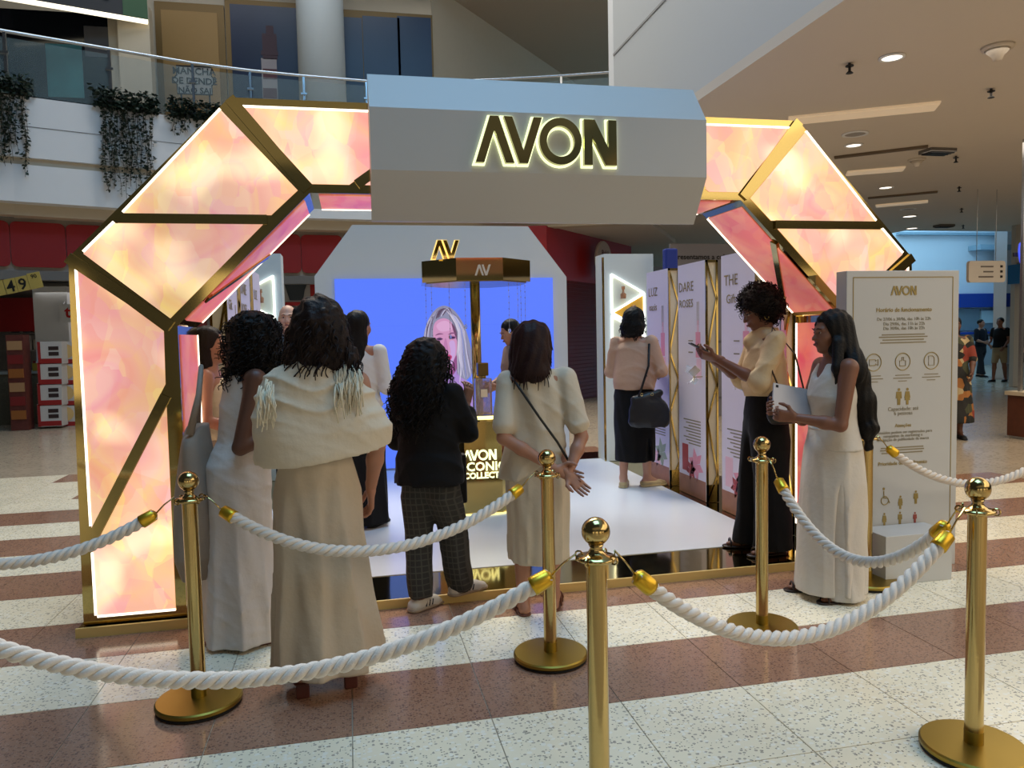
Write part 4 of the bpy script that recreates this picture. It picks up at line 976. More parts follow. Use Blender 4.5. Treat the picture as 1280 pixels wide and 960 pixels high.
def side_panel(y0, y1, side, label, kind):
    """y0 < y1; side +1 stands on the right edge facing -x, side -1 on the left edge facing +x"""
    X = 2.93 if side > 0 else 2*AX-2.93; th = 0.11*side
    xf_ = X-0.001*side
    t = thing('fragrance_panel', label, 'display panel', (X+th/2, (y0+y1)/2, PZ), 'tall fragrance panels along the booth edges')
    xa, xb = sorted((X, X+th))
    MB().box(xa, xb, y0+0.006, y1, PZ, PT).build('board', M_lilac, t)
    nd = '-x' if side > 0 else '+x'
    yc_ = (y0+y1)/2; e = lambda a: X-side*a
    def flat(name, ya, yb, za, zb, m, d=0.0015):
        p, q = sorted((X, e(d))); return MB().box(p, q, ya, yb, za, zb).build(name, m, t)
    flat('earth_band', y0+0.01, y1, PZ, 0.22, M_brownp)
    tl = {0: ('SURREAL', 'Sky'), 1: ('LOVE', 'ROSES'), 2: ('THE', 'Gift'), 3: ('RARE', 'Oud')}[kind]
    text_on('title', ('LUZ', 'DARE', 'THE', 'RARE')[kind], 0.12, (e(0.002), yc_+0.1*side, 1.86), M_goldprint, t, normal=nd, extrude=0.0006)
    text_on('title', ('oasis', 'ROSES', 'Gift', 'oud')[kind], 0.10, (e(0.002), yc_+0.1*side, 1.72), M_goldprint, t, normal=nd, extrude=0.0006)
    pc = yc_-0.13*side
    bt = flat('bottle_print', pc-0.045, pc+0.045, 1.28, 1.50, M_pinkp)
    flat('bottle_neck_print', pc-0.018, pc+0.018, 1.50, 1.60, M_pinkl); flat('bottle_base_print', pc-0.06, pc+0.03, 1.10, 1.27, M_pinkl)
    for dy in (-0.014, 0.014): flat('stem_print', pc+dy-0.003, pc+dy+0.003, 1.56, 1.76, M_goldprint)
    for k in range(9): flat('text_line', yc_-0.17, yc_+0.17-0.05*((k*37) % 3), 0.72-0.026*k, 0.730-0.026*k, M_greyprint, 0.001)
    for k in range(2): flat('text_line', yc_-0.03, yc_+0.06, 1.42-0.1*k, 1.430-0.1*k, M_greyprint, 0.001)
    bx = flat('bloom_print', yc_+0.08, yc_+0.2, 0.26, 0.50, M_redp if kind == 1 else M_pinkl)
    flower(t, yc_-0.07, 0.34, 0.15, M_pinkp if kind != 0 else M_greenp, 0.3, e(0.0015) if side < 0 else X)
    flower(t, yc_+0.02, 0.28, 0.10, M_redp if kind in (1, 2) else M_pinkl, 0.8, e(0.0015) if side < 0 else X)
    # gold lattice end, towards the viewer
    en = MB().box(xa, xb, y0, y0+0.006, PZ, PT).build('lattice_end', M_latt, t)
    for x in (xa+0.008, xb-0.008): MB().box(x-0.008, x+0.008, y0-0.012, y0, PZ, PT).build('gold_edge', M_gold, en)
    zz = [PZ+0.02, 0.28, 0.75, 1.05, 1.32, 1.78, PT-0.02]
    for k in range(len(zz)-1):
        a = (xa+0.01, y0-0.006, zz[k]); b = (xb-0.01, y0-0.006, zz[k+1])
        if k % 2: a, b = (xb-0.01, y0-0.006, zz[k]), (xa+0.01, y0-0.006, zz[k+1])
        MB().bar(a, b, 0.014, 0.012, up=(0, 1, 0)).build('gold_lattice', M_gold, en)
    MB().box(xa, xb, y0-0.012, y0, PT-0.02, PT).build('gold_edge', M_gold, en); MB().box(xa, xb, y0-0.012, y0, PZ, 0.2).build('gold_foot', M_gold, en)
    if kind < 3:
        px_, py_, pz_ = e(0.09), y0+0.04, 1.12
        gl = thing('glass_butterfly', ('farthest', 'middle', 'nearest')[kind]+' clear glass butterfly ornament fixed to the right fragrance panels' if side > 0 else ('farthest', 'middle', 'nearest')[kind]+' clear glass butterfly ornament on the left fragrance panels', 'ornament', (px_, py_, pz_-0.1), 'glass butterflies on the panels')
        for sgn_ in (-1, 1):
            for up_ in (0, 1):
                c0 = Vector((px_, py_, pz_)); d1 = Vector((-0.2*side, 0.6*sgn_, 0.8 if up_ else -0.6)).normalized(); l = 0.13 if up_ else 0.09
                w_ = Vector((0.75*side, 0.2*sgn_, 0.15)).normalized()*l*0.42
                pts = [c0, c0+d1*l*0.45+w_, c0+d1*l, c0+d1*l*0.55-w_]; off = Vector((0.003, 0, 0.003))
                MB().hull8([p for p in pts], [p+off for p in pts]).build('wing', mat('wing_glass', (228, 232, 236), rough=0.04, trans=0.7, alpha=0.75), gl)
        MB().tube([(px_, py_, pz_+0.05), (px_, py_, pz_-0.06)], 0.007, 8).build('body', M_gold, gl, smooth=True)
        MB().tube([(px_, py_, pz_), (X, py_+0.02, pz_)], 0.004, 6).build('wire_arm', M_gold, gl)
side_panel(6.68, 7.20, 1, 'lilac fragrance panel farthest along the right edge of the booth', 0)
side_panel(5.92, 6.46, 1, 'lilac fragrance panel with a red bloom, second from the back on the right', 1)
side_panel(5.12, 5.64, 1, 'lilac fragrance panel behind the woman with the phone', 2)
side_panel(4.79, 4.98, 1, 'narrow lilac panel next to the right leg of the arch', 3)
side_panel(5.26, 5.72, -1, 'lilac fragrance panel just inside the left leg of the arch', 2)
side_panel(5.92, 6.46, -1, 'lilac fragrance panel in the middle of the left edge of the booth', 1)
side_panel(6.68, 7.20, -1, 'lilac fragrance panel farthest along the left edge of the booth', 0)

# niche walls with triangular lit recesses
def niche(x0, x1, y, label, flip):
    t = thing('niche_wall', label, 'display wall', ((x0+x1)/2, y, PZ), 'white niche walls at the back of the booth')
    MB().box(x0, x1, y, y+0.3, PZ, 2.40).build('body', mat('niche_white', (206, 216, 218), rough=0.45), t)
    MB().box(x0-0.02, x0, y+0.0, y+0.02, PZ, 2.36).build('gold_edge', M_gold, t)
    zs = [(2.17, 1.74), (1.95, 1.53), (1.70, 1.28), (1.48, 1.06)]
    for k, (za, zb) in enumerate(zs):
        xl, xr = x0+0.08, x0+0.47
        zm = (za+zb)/2
        tri = [(xl, zb), (xr, zm), (xl, za)] if k % 2 == 0 else [(xl, zm), (xr, zb), (xr, za)]
        if flip: tri = [(x0+x1-x, z) for x, z in reversed(tri)]
        ctr = Vector((sum(p[0] for p in tri)/3, sum(p[1] for p in tri)/3))
        # recess lining
        nb_ = MB().prism(tri, y-0.004, y).build('niche', mat('niche_back%d' % (k % 2), [(206, 214, 204), (206, 160, 60)][k % 2], rough=0.4, emit=0.12, ecol=[(230, 236, 220), (255, 190, 60)][k % 2]), t)
        for i in range(3):
            a, b = Vector(tri[i]), Vector(tri[(i+1) % 3])
            MB().bar((a.x, y-0.014, a.y), (b.x, y-0.014, b.y), 0.018, 0.024, up=(0, 1, 0)).build('led_edge', mat('niche_led', (250, 252, 244), emit=1.9), nb_)
        pb = MB().lathe([(0.03, -0.06), (0.034, -0.01), (0.012, 0.01), (0.012, 0.04), (0.02, 0.045), (0.02, 0.08)], c=(ctr.x, y-0.04, ctr.y), n=14)
        o = pb.build('perfume_bottle', M_perf, None, smooth=True)
        tag(o, 'small amber bottle in the %s triangular niche of the %s niche wall' % (('topmost', 'second', 'third', 'lowest')[k], 'left' if flip else 'right'), 'bottle', 'bottles in the lit niches')
niche(2.83, 3.42, 8.2, 'white wall with triangular lit niches behind the woman with the black bag', False)
niche(-1.30, -0.66, 8.2, 'white wall with triangular lit niches seen through the left of the arch', True)
bf = thing('blue_folded_banner', 'blue cloth end of a banner standing behind the right panels', 'banner', (3.9, 7.9, 0))
c = at(839, 322, 7.9); MB().box(c.x-0.055, c.x+0.055, 7.9, 7.96, 0, c.z-0.12).build('post', M_steel, bf)
MB().box(c.x-0.075, c.x+0.075, 7.88, 7.98, c.z-0.14, c.z+0.10).build('cloth', mat('cloth_blue', (36, 52, 130), rough=0.8), bf, bevel=0.02)
gs = thing('grey_shop_banner', 'grey shop banner with dark lettering beyond the right panels', 'banner', tuple(at(890, 322, 12.5)))
p, q = at(838, 345, 12.5), at(960, 305, 12.5)
MB().box(p.x, q.x, 12.5, 12.55, 0.0, q.z).build('board', mat('banner_grey', (120, 120, 130), rough=0.6), gs)
text_on('letters', 'Apresentamos a coleção', 0.13, (at(880, 322, 12.48).x, 12.49, at(880, 324, 12.48).z), M_black, gs, bold=0.002)
for k in range(3): MB().box(p.x, q.x, 12.49, 12.5, 0.3+0.5*k, 0.34+0.5*k).build('stripe', mat('banner_line', (90, 90, 98), rough=0.6), gs)

# ---- information board and white block
ib = thing('information_board', 'tall white information board with gold AVON heading and icons', 'sign', (3.35, 4.05, 0))
BX0, BX1, BY = 2.915, 3.70, 4.045
MB().box(BX0, BX1, BY, BY+0.10, 0, 1.845).build('board', M_white, ib, bevel=0.003)
for a, b in (((BX0+.045, 0.10), (BX0+.045, 1.805)), ((BX1-.045, 0.10), (BX1-.045, 1.805)), ((BX0+.045, 1.805), (BX1-.045, 1.805))):
    MB().bar((a[0], BY-0.001, a[1]), (b[0], BY-0.001, b[1]), 0.005, 0.002, up=(0, 1, 0)).build('gold_line', M_goldprint, ib)
BC = (BX0+BX1)/2; yt = BY-0.0015
def bz(py): return at(1127, py, BY).z
for i in range(4):
    g = MB(); letter(g, i, BC-0.092, bz(369), 0.056, BY-0.003, BY); g.build('letter', M_goldprint, ib)
for tx, s, py, b_ in (('Horário de funcionamento', 0.036, 389.5, 0.0008), ('De 27/06 a 30/06, das 10h às 22h', 0.028, 400.5, 0), ('Dia 29/06, das 11h às 22h', 0.028, 406.5, 0), ('Dia 30/06, das 10h às 22h', 0.028, 412, 0),
                   ('Capacidade: até', 0.034, 513, 0), ('6 pessoas', 0.034, 518.5, 0), ('Atenções', 0.030, 533.5, 0.0005), ('Conteúdos podem ser registrados para', 0.026, 541.5, 0), ('campanhas de marketing e', 0.026, 546, 0), ('divulgação de publicidade da marca', 0.026, 550.5, 0), ('Prioridade de atendimento', 0.032, 580.5, 0.0005)):
    text_on('text', tx, s, (BC+0.004, yt, bz(py)), M_goldprint if b_ else M_greyprint, ib, bold=b_, extrude=0.0005)
for py, w in ((418, .30), (421, .34), (424.5, .29), (428, .32), (559, .30), (562, .31), (565.5, .29)):
    MB().box(BC-w/2, BC+w/2, BY-0.0015, BY, bz(py)-0.004, bz(py)+0.003).build('text_line', M_greyprint, ib)
def ring(x, z, r, w=0.006):
    return MB().tube([(x+r*math.cos(2*PI*k/28), BY-0.001, z+r*math.sin(2*PI*k/28)) for k in range(28)], w/2, 5, closed=True)
zi = bz(452)
for x, k in ((BC-0.205, 0), (BC-0.003, 1), (BC+0.2, 2)):
    ic = ring(x, zi, 0.052).build('icon_ring', M_goldprint, ib)
    if k == 0: pts = [(-.03, -.018), (.012, -.018), (.012, -.008), (.03, -.018), (.03, .018), (.012, .008), (.012, .018), (-.03, .018)]
    elif k == 1: pts = [(-.022, -.026), (.02, -.026), (.02, .006), (.006, .006), (.006, .026), (-.006, .026), (-.006, .006), (-.022, .006)]
    else: pts = [(-.02, -.028), (.02, -.028), (.02, .018), (.008, .03), (-.02, .03)]
    MB().tube([(x+a, BY-0.001, zi+b) for a, b in pts], 0.0025, 5, closed=True).build('pictogram', M_goldprint, ic)
    for j, w in enumerate((.10, .13, .06)): MB().box(x-w/2, x+w/2, BY-0.0015, BY, zi-.085-.018*j, zi-.080-.018*j).build('text_line', M_greyprint, ic)
def pict(x, z, h, m=M_goldprint, kind='man'):
    mb = MB(); s = h
    mb.add([(x+.09*s*math.cos(2*PI*k/12), BY-0.0015, z+.90*s+.09*s*math.sin(2*PI*k/12)) for k in range(12)], [tuple(range(12))])
    body = [(-.20, .38), (-.13, .38), (-.11, .62), (-.10, .0), (-.01, .0), (-.01, .36), (.01, .36), (.01, 0), (.10, 0), (.11, .62), (.13, .38), (.20, .38), (.17, .78), (-.17, .78)]
    if kind == 'skirt': body = [(-.20, .40), (-.14, .40), (-.09, .62), (-.19, .26), (-.08, .26), (-.08, 0), (.08, 0), (.08, .26), (.19, .26), (.09, .62), (.14, .40), (.20, .40), (.13, .78), (-.13, .78)]
    mb.prism([(x+a*s, z+b*s) for a, b in body], BY-0.002, BY)
    return mb.build('pictogram', m, ib)
pict(BC-0.028, bz(506), 0.105); pict(BC+0.032, bz(506), 0.105, kind='skirt')
# priority symbols
zr = bz(625); 
ic = MB().tube([(BC-.12+.026*math.cos(2*PI*k/20), BY-.001, zr+.005+.026*math.sin(2*PI*k/20)) for k in range(3, 20)], 0.003, 5).build('wheelchair_symbol', M_goldprint, ib)
MB().tube([(BC-.128, BY-.001, zr+.065), (BC-.126, BY-.001, zr+.02), (BC-.10, BY-.001, zr+.02), (BC-.086, BY-.001, zr-.012)], 0.0035, 5).build('seated_figure', M_goldprint, ic)
MB().ball((BC-.128, BY-.001, zr+.078), (0.009, 0.001, 0.009), 10, 6).build('head', M_goldprint, ic)
pict(BC-.01, bz(636), 0.085, kind='skirt'); pict(BC+.10, bz(631), 0.085)
pict(BC-.122, bz(655), 0.08, kind='skirt'); pict(BC-.012, bz(655), 0.08); pict(BC+.095, bz(655), 0.07, mat('red_print', (150, 70, 60), rough=0.5))
wb = thing('white_block', 'plain white block standing at the foot of the information board', 'block', (3.26, 3.9, 0))
MB().box(3.005, 3.455, 3.80, 4.03, 0, 0.29).build('block', M_white, wb, bevel=0.003)
MB().box(3.03, 3.43, 3.82, 4.02, -0.0, 0.006).build('foot', M_black, wb)

# ---- stanchions and ropes
def make_stanchion(label):
    t = empty('rope_stanchion'); tag(t, label, 'stanchion', 'brass rope stanchions'); WO[t.name] = Vector((0, 0, 0))
    b = MB().lathe([(0.165, 0.012), (0.172, 0.018), (0.172, 0.030), (0.166, 0.036), (0.03, 0.040)], n=48).build('base', M_gold_satin, t, auto=True)
    MB().lathe([(0.160, 0.0), (0.168, 0.003), (0.168, 0.013)], n=40).build('rubber_ring', M_black, b)
    p = MB().lathe([(0.030, 0.038), (0.030, 0.858)], n=28).build('pole', M_gold_soft, t, auto=True)
    MB().lathe([(0.0312, 0.038), (0.0312, 0.085)], n=28).build('sleeve', M_gold_satin, p, auto=True)
    c = MB().lathe([(0.031, 0.850), (0.056, 0.858), (0.058, 0.863), (0.056, 0.868), (0.034, 0.872), (0.022, 0.882), (0.017, 0.893), (0.022, 0.902)], n=28).build('collar', M_gold_soft, t, smooth=True)
    for k in range(4):
        a = PI/4+k*PI/2; cx, cy = 0.055*math.cos(a), 0.055*math.sin(a)
        MB().tube([(cx+0.012*math.cos(a)*math.cos(u), cy+0.012*math.sin(a)*math.cos(u), 0.864+0.012*math.sin(u)) for u in [2*PI*q/10 for q in range(10)]], 0.003, 5, closed=True).build('eye_ring', M_gold_soft, c)
    MB().ball((0, 0, 0.940), 0.041, 28, 18).build('ball_finial', M_gold_soft, t, smooth=True)
    return t
ST = {'a': (-0.66, 3.28), 'b': (0.865, 3.34), 'c': (0.668, 2.04), 'd': (1.972, 3.385), 'e': (2.925, 3.86), 'f': (2.10, 2.2), 'g': (-1.95, 3.22), 'h': (-1.30, 2.25), 'i': (4.35, 3.75)}
LBL = {'a': 'brass stanchion at left in front of the lit arch leg', 'b': 'brass stanchion beside the woman with hands behind her back', 'c': 'brass stanchion cut off by the bottom edge in the foreground', 'd': 'brass stanchion in front of the woman using a phone',
       'e': 'brass stanchion standing before the information board', 'f': 'brass stanchion at the right edge with two ropes hooked on', 'g': 'brass stanchion beyond the left edge holding the rope to the arch leg', 'h': 'brass stanchion beyond the left edge holding the nearest rope', 'i': 'brass stanchion beyond the right edge holding the rope before the board'}
st0 = None
for k_, (x, y) in ST.items():
    o = make_stanchion(LBL[k_]) if st0 is None else copy_tree(st0)
    if st0 is None: st0 = o
    o['label'] = LBL[k_]; o.location = (x, y, 0)
M_rope = mat('white_rope', (222, 212, 200), rough=0.5, sheen=0.1, bump=0.3, bscale=300)
M_ferr = mat('yellow_gold_ferrule', (214, 172, 50), rough=0.34, metal=0.85)
def rope(A, B, sag, label, r=0.0118, pitch=0.105, bulge=0.0):
    A, B = Vector(A), Vector(B); d = (B-A); d.z = 0; d.normalize()
    a = A+d*0.058; b = B-d*0.058
    a.z = b.z = 0.862
    m = 220
    def cur(u):
        p = a.lerp(b, u); p.z -= 4*sag*u*(1-u); p.y -= bulge*math.sin(PI*min(1, u/0.72) if u < 0.36 else PI*(0.5+(u-0.36)/1.28)); return p
    L_ = sum((cur((i+1)/m)-cur(i/m)).length for i in range(m))
    t = thing('barrier_rope', label, 'rope', tuple(cur(0.5)), 'white barrier ropes')
    u0, u1 = 0.085/L_, 1-0.085/L_
    cores = [[], [], []]; s = 0
    pts = [cur(u0+(u1-u0)*i/m) for i in range(m+1)]
    for i, p in enumerate(pts):
        tg = (pts[min(i+1, m)]-pts[max(i-1, 0)]).normalized(); x = tg.cross(Vector((0, 0, 1))).normalized(); y = x.cross(tg)
        if i: s += (p-pts[i-1]).length
        for k in range(3):
            an = 2*PI*s/pitch+2*PI*k/3; cores[k].append(p+(x*math.cos(an)+y*math.sin(an))*r*1.1)
    for k in range(3): MB().tube(cores[k], r, 8).build('strand', M_rope, t, smooth=True)
    for ua, ub, hook in ((u0, u0+0.05/L_, cur(0)), (u1, u1-0.05/L_, cur(1))):
        p, q = cur(ua), cur(ub); dd = (q-p)
        fe = MB().tube([p-dd*0.2, p, p+dd*0.8, q], [0.010, 0.025, 0.0275, 0.0275], 16).build('ferrule', M_ferr, t, smooth=True)
        mid = p-dd*0.2
        MB().tube([mid, mid.lerp(hook, 0.45)+Vector((0, 0, 0.012)), hook+Vector((0, 0, 0.016)), hook+Vector((0, 0, -0.004))], 0.0032, 6).build('hook', M_gold_soft, fe, smooth=True)
P3 = lambda k_: (ST[k_][0], ST[k_][1], 0.86)
rope((-1.95, 3.22, .86), P3('a'), 0.20, 'white rope running from the left edge to the stanchion by the arch leg')
rope(P3('a'), P3('b'), 0.225, 'white rope strung in front of the shawl wearer between two stanchions', bulge=0.20)
rope((-1.30, 2.25, .86), P3('c'), 0.285, 'nearest white rope sweeping across the lower left foreground')
rope(P3('c'), P3('f'), 0.335, 'white rope hanging in a deep loop between the two foreground stanchions')
rope(P3('d'), P3('f'), 0.33, 'white rope from the middle stanchion to the right edge stanchion')
rope(P3('e'), (4.35, 3.75, .86), 0.30, 'white rope hanging in front of the information board')

# ================================================================== PEOPLE
# signed-distance modelling: limbs and cloth are blended volumes meshed into one continuous surface
class Vol:
    def __init__(s): s.p = []
    def cap(s, a, b, ra, rb, k=0.02, sq=None): s.p.append(('cap', np.array(a, float), np.array(b, float), ra, rb, k, sq)); return s
    def chain(s, pts, rad, k=0.02, sq=None):
        for i in range(len(pts)-1): s.cap(pts[i], pts[i+1], rad[i], rad[i+1], k, sq)
        return s
    def ell(s, c, r, k=0.02, R=None): s.p.append(('ell', np.array(c, float), np.array(r, float), k, R)); return s
    def sub(s, c, r, k=0.01, R=None): s.p.append(('sub', np.array(c, float), np.array(r, float), k, R)); return s
    def loft(s, rings, k=0.02, fold=None): s.p.append(('loft', np.array(rings, float), k, fold)); return s
    def cut(s, p, n, k=0.004): s.p.append(('cut', np.array(p, float), np.array(n, float)/np.linalg.norm(n), k)); return s
    def disp(s, fn): s.p.append(('disp', fn)); return s
    def bounds(s):
        lo = np.full(3, 9e9); hi = -lo
        for p in s.p:
            if p[0] == 'cap':
                r = max(p[3], p[4])*(max(p[6]) if p[6] else 1)
                lo = np.minimum(lo, np.minimum(p[1], p[2])-r); hi = np.maximum(hi, np.maximum(p[1], p[2])+r)
            elif p[0] == 'ell':
                r = p[2] if p[4] is None else np.full(3, p[2].max()); lo = np.minimum(lo, p[1]-r); hi = np.maximum(hi, p[1]+r)
            elif p[0] == 'loft':
                g = p[1]
                lo = np.minimum(lo, [(g[:, 1]-g[:, 3]).min(), (g[:, 2]-g[:, 4]).min(), g[0, 0]]); hi = np.maximum(hi, [(g[:, 1]+g[:, 3]).max(), (g[:, 2]+g[:, 4]).max(), g[-1, 0]])
        return lo-0.035, hi+0.035
    def mesh(s, name, res):
        lo, hi = s.bounds(); n = np.ceil((hi-lo)/res).astype(int)+1
        ax = [lo[i]+res*np.arange(n[i]) for i in range(3)]
        F = np.full(n, 0.4, np.float32)
        def smin(a, b, k):
            h = np.clip(0.5+0.5*(b-a)/k, 0, 1); return b+(a-b)*h-k*h*(1-h)
        for p in s.p:
            t = p[0]
            if t in ('cap', 'ell', 'sub', 'loft'):
                k = p[5] if t == 'cap' else (p[2] if t == 'loft' else p[3])
                if t == 'cap':
                    r = max(p[3], p[4])*(max(p[6]) if p[6] else 1); bl, bh = np.minimum(p[1], p[2])-r, np.maximum(p[1], p[2])+r
                elif t == 'loft':
                    g = p[1]; bl = np.array([(g[:, 1]-g[:, 3]).min(), (g[:, 2]-g[:, 4]).min(), g[0, 0]]); bh = np.array([(g[:, 1]+g[:, 3]).max(), (g[:, 2]+g[:, 4]).max(), g[-1, 0]])
                else:
                    r = p[2] if p[4] is None else np.full(3, p[2].max()); bl, bh = p[1]-r, p[1]+r
                m_ = k+4*res+(0.02 if t == 'loft' else 0)
                i0 = np.maximum(0, np.floor((bl-m_-lo)/res).astype(int)); i1 = np.minimum(n, np.ceil((bh+m_-lo)/res).astype(int)+1)
                if (i1 <= i0).any(): continue
                sl = tuple(slice(a, b) for a, b in zip(i0, i1))
                x = ax[0][sl[0]][:, None, None]; y = ax[1][sl[1]][None, :, None]; z = ax[2][sl[2]][None, None, :]
                if t == 'cap':
                    a, b = p[1], p[2]; q = p[6] or (1, 1, 1)
                    dx, dy, dz = (x-a[0])/q[0], (y-a[1])/q[1], (z-a[2])/q[2]
                    ab = (b-a)/np.array(q); L2 = max(ab@ab, 1e-9)
                    h = np.clip((dx*ab[0]+dy*ab[1]+dz*ab[2])/L2, 0, 1)
                    d = (np.sqrt((dx-ab[0]*h)**2+(dy-ab[1]*h)**2+(dz-ab[2]*h)**2)-(p[3]+(p[4]-p[3])*h))*min(q)
                elif t == 'loft':
                    g = p[1]; zz = ax[2][sl[2]]
                    I = [np.interp(zz, g[:, 0], g[:, c])[None, None, :] for c in (1, 2, 3, 4)]
                    ux, uy = x-I[0], y-I[1]
                    d = (np.sqrt((ux/I[2])**2+(uy/I[3])**2)-1)*np.minimum(I[2], I[3])
                    if p[3] is not None: d = d-p[3](np.arctan2(uy, ux), z)
                    d = np.maximum(d, np.maximum(g[0, 0]-z, z-g[-1, 0]))
                else:
                    c, r = p[1], p[2]; X_, Y_, Z_ = x-c[0], y-c[1], z-c[2]
                    if p[4] is not None:
                        R = np.array(p[4]).T
                        X_, Y_, Z_ = (R[0, 0]*X_+R[0, 1]*Y_+R[0, 2]*Z_, R[1, 0]*X_+R[1, 1]*Y_+R[1, 2]*Z_, R[2, 0]*X_+R[2, 1]*Y_+R[2, 2]*Z_)
                    k0 = np.sqrt((X_/r[0])**2+(Y_/r[1])**2+(Z_/r[2])**2); k1 = np.sqrt((X_/r[0]**2)**2+(Y_/r[1]**2)**2+(Z_/r[2]**2)**2)+1e-9
                    d = k0*(k0-1)/k1
                if t == 'sub': F[sl] = -smin(-F[sl], d, k)
                else: F[sl] = smin(F[sl], d, k)
            elif t == 'cut':
                d = (ax[0]-p[1][0])[:, None, None]*p[2][0]+(ax[1]-p[1][1])[None, :, None]*p[2][1]+(ax[2]-p[1][2])[None, None, :]*p[2][2]
                F = np.maximum(F, d)
            elif t == 'disp':
                F = F+p[1](ax[0][:, None, None], ax[1][None, :, None], ax[2][None, None, :])
        return nets(name, F, lo, res)
def nets(name, F, lo, res):
    for a in range(3):
        F[(slice(None),)*a+(0,)] = 0.1; F[(slice(None),)*a+(-1,)] = 0.1
    s = F < 0; c = np.zeros(np.array(F.shape)-1, np.int8)
    n0, n1, n2 = c.shape
    for i in (0, 1):
        for j in (0, 1):
            for k in (0, 1): c += s[i:i+n0, j:j+n1, k:k+n2]
    idx = np.argwhere((c > 0) & (c < 8)); vid = np.full(c.shape, -1, np.int64); vid[tuple(idx.T)] = np.arange(len(idx))
    pos = np.zeros((len(idx), 3)); cnt = np.zeros(len(idx))
    for a in range(3):
        b, d = [q for q in range(3) if q != a]
        for u in (0, 1):
            for w in (0, 1):
                o = np.zeros(3, int); o[b] = u; o[d] = w; e = o.copy(); e[a] = 1
                f0 = F[tuple((idx+o).T)]; f1 = F[tuple((idx+e).T)]; m_ = (f0 < 0) != (f1 < 0)
                t = f0[m_]/(f0[m_]-f1[m_]); pp = np.tile(o.astype(float), (m_.sum(), 1)); pp[:, a] = t
                pos[m_] += pp; cnt[m_] += 1
    V = lo+res*(idx+pos/cnt[:, None]); faces = []
    for a in range(3):
        b, d = (a+1) % 3, (a+2) % 3
        sa = [slice(None)]*3; sb = [slice(None)]*3; sa[a] = slice(0, -1); sb[a] = slice(1, None)
        for inside in (True, False):
            m_ = (s[tuple(sa)] == inside) & (s[tuple(sb)] != inside); e = np.argwhere(m_)
            e = e[(e[:, b] > 0) & (e[:, d] > 0)]
            if not len(e): continue
            def at_(db, dd):
                q = e.copy(); q[:, b] -= db; q[:, d] -= dd; return vid[tuple(np.minimum(q, np.array(vid.shape)-1).T)]
            q = np.stack([at_(1, 1), at_(0, 1), at_(0, 0), at_(1, 0)], 1)
            faces.append(q if inside else q[:, ::-1])
    Q = np.concatenate(faces); Q = Q[(Q >= 0).all(1)]
    me = bpy.data.meshes.new(name); me.vertices.add(len(V)); me.vertices.foreach_set('co', V.astype(np.float32).ravel())
    me.loops.add(len(Q)*4); me.loops.foreach_set('vertex_index', Q.astype(np.int32).ravel())
    me.polygons.add(len(Q)); me.polygons.foreach_set('loop_start', np.arange(0, len(Q)*4, 4, dtype=np.int32)); me.polygons.foreach_set('loop_total', np.full(len(Q), 4, np.int32))
    me.polygons.foreach_set('use_smooth', np.ones(len(Q), bool)); me.update(calc_edges=True); me.validate()
    return me
def join_meshes(a, b):
    bm = bmesh.new(); bm.from_mesh(a); bm.from_mesh(b); bm.to_mesh(a); bm.free(); bpy.data.meshes.remove(b)
    a.polygons.foreach_set('use_smooth', [True]*len(a.polygons)); a.update(); return a
def curls_noise(amp, f):
    return lambda x, y, z: amp*(np.sin(f*x+3*np.sin(f*.6*z))*np.sin(f*y+2*np.sin(f*.5*x))*np.sin(f*z+2*np.sin(f*.7*y)))
def strand_noise(amp, f):
    return lambda x, y, z: amp*(np.sin(f*x+6*np.sin(7*z)+3*z)*0.6+np.sin(f*1.7*y+4*np.sin(9*z+1))*0.4)
def wrinkle(amp, f, slope=0.6):
    """crease lines: soft valleys and sharper ridges in three slanting families"""
    def fn(x, y, z):
        out = 0.0
        for i, (a, b, c) in enumerate(((slope, .3, 1.0), (-slope*.8, .5, .9), (1.1, -.7, .35))):
            ph = f*.62*(a*x+b*y+c*z)+1.7*np.sin(8*x+5*y+4*z+i*2.1)+i*1.3
            mask = .5+.5*np.sin(6.5*x*(1 if i != 1 else -1)+5*y+7*z+i*2.6)
            out = out+mask*((1-np.abs(np.sin(ph)))**2.2-.3)
        return -amp*1.15*out
    return fn

# fabric and skin materials
def skin(name, c): return mat('skin_'+name, c, rough=0.48, sss=0.12, vary=0.05, vscale=14)
def cloth(name, c, rough=0.85, **k): return mat('cloth_'+name, c, rough=rough, bump=0.35, bscale=26, sheen=0.03, spec=0.25, **k)
def hairm(name, c): return mat('hair_'+name, c, rough=0.55, spec=0.22, bump=0.4, bscale=90)
M_eyew = mat('eye_white', (150, 138, 130), rough=0.2); M_iris = mat('eye_dark', (32, 20, 14), rough=0.15)

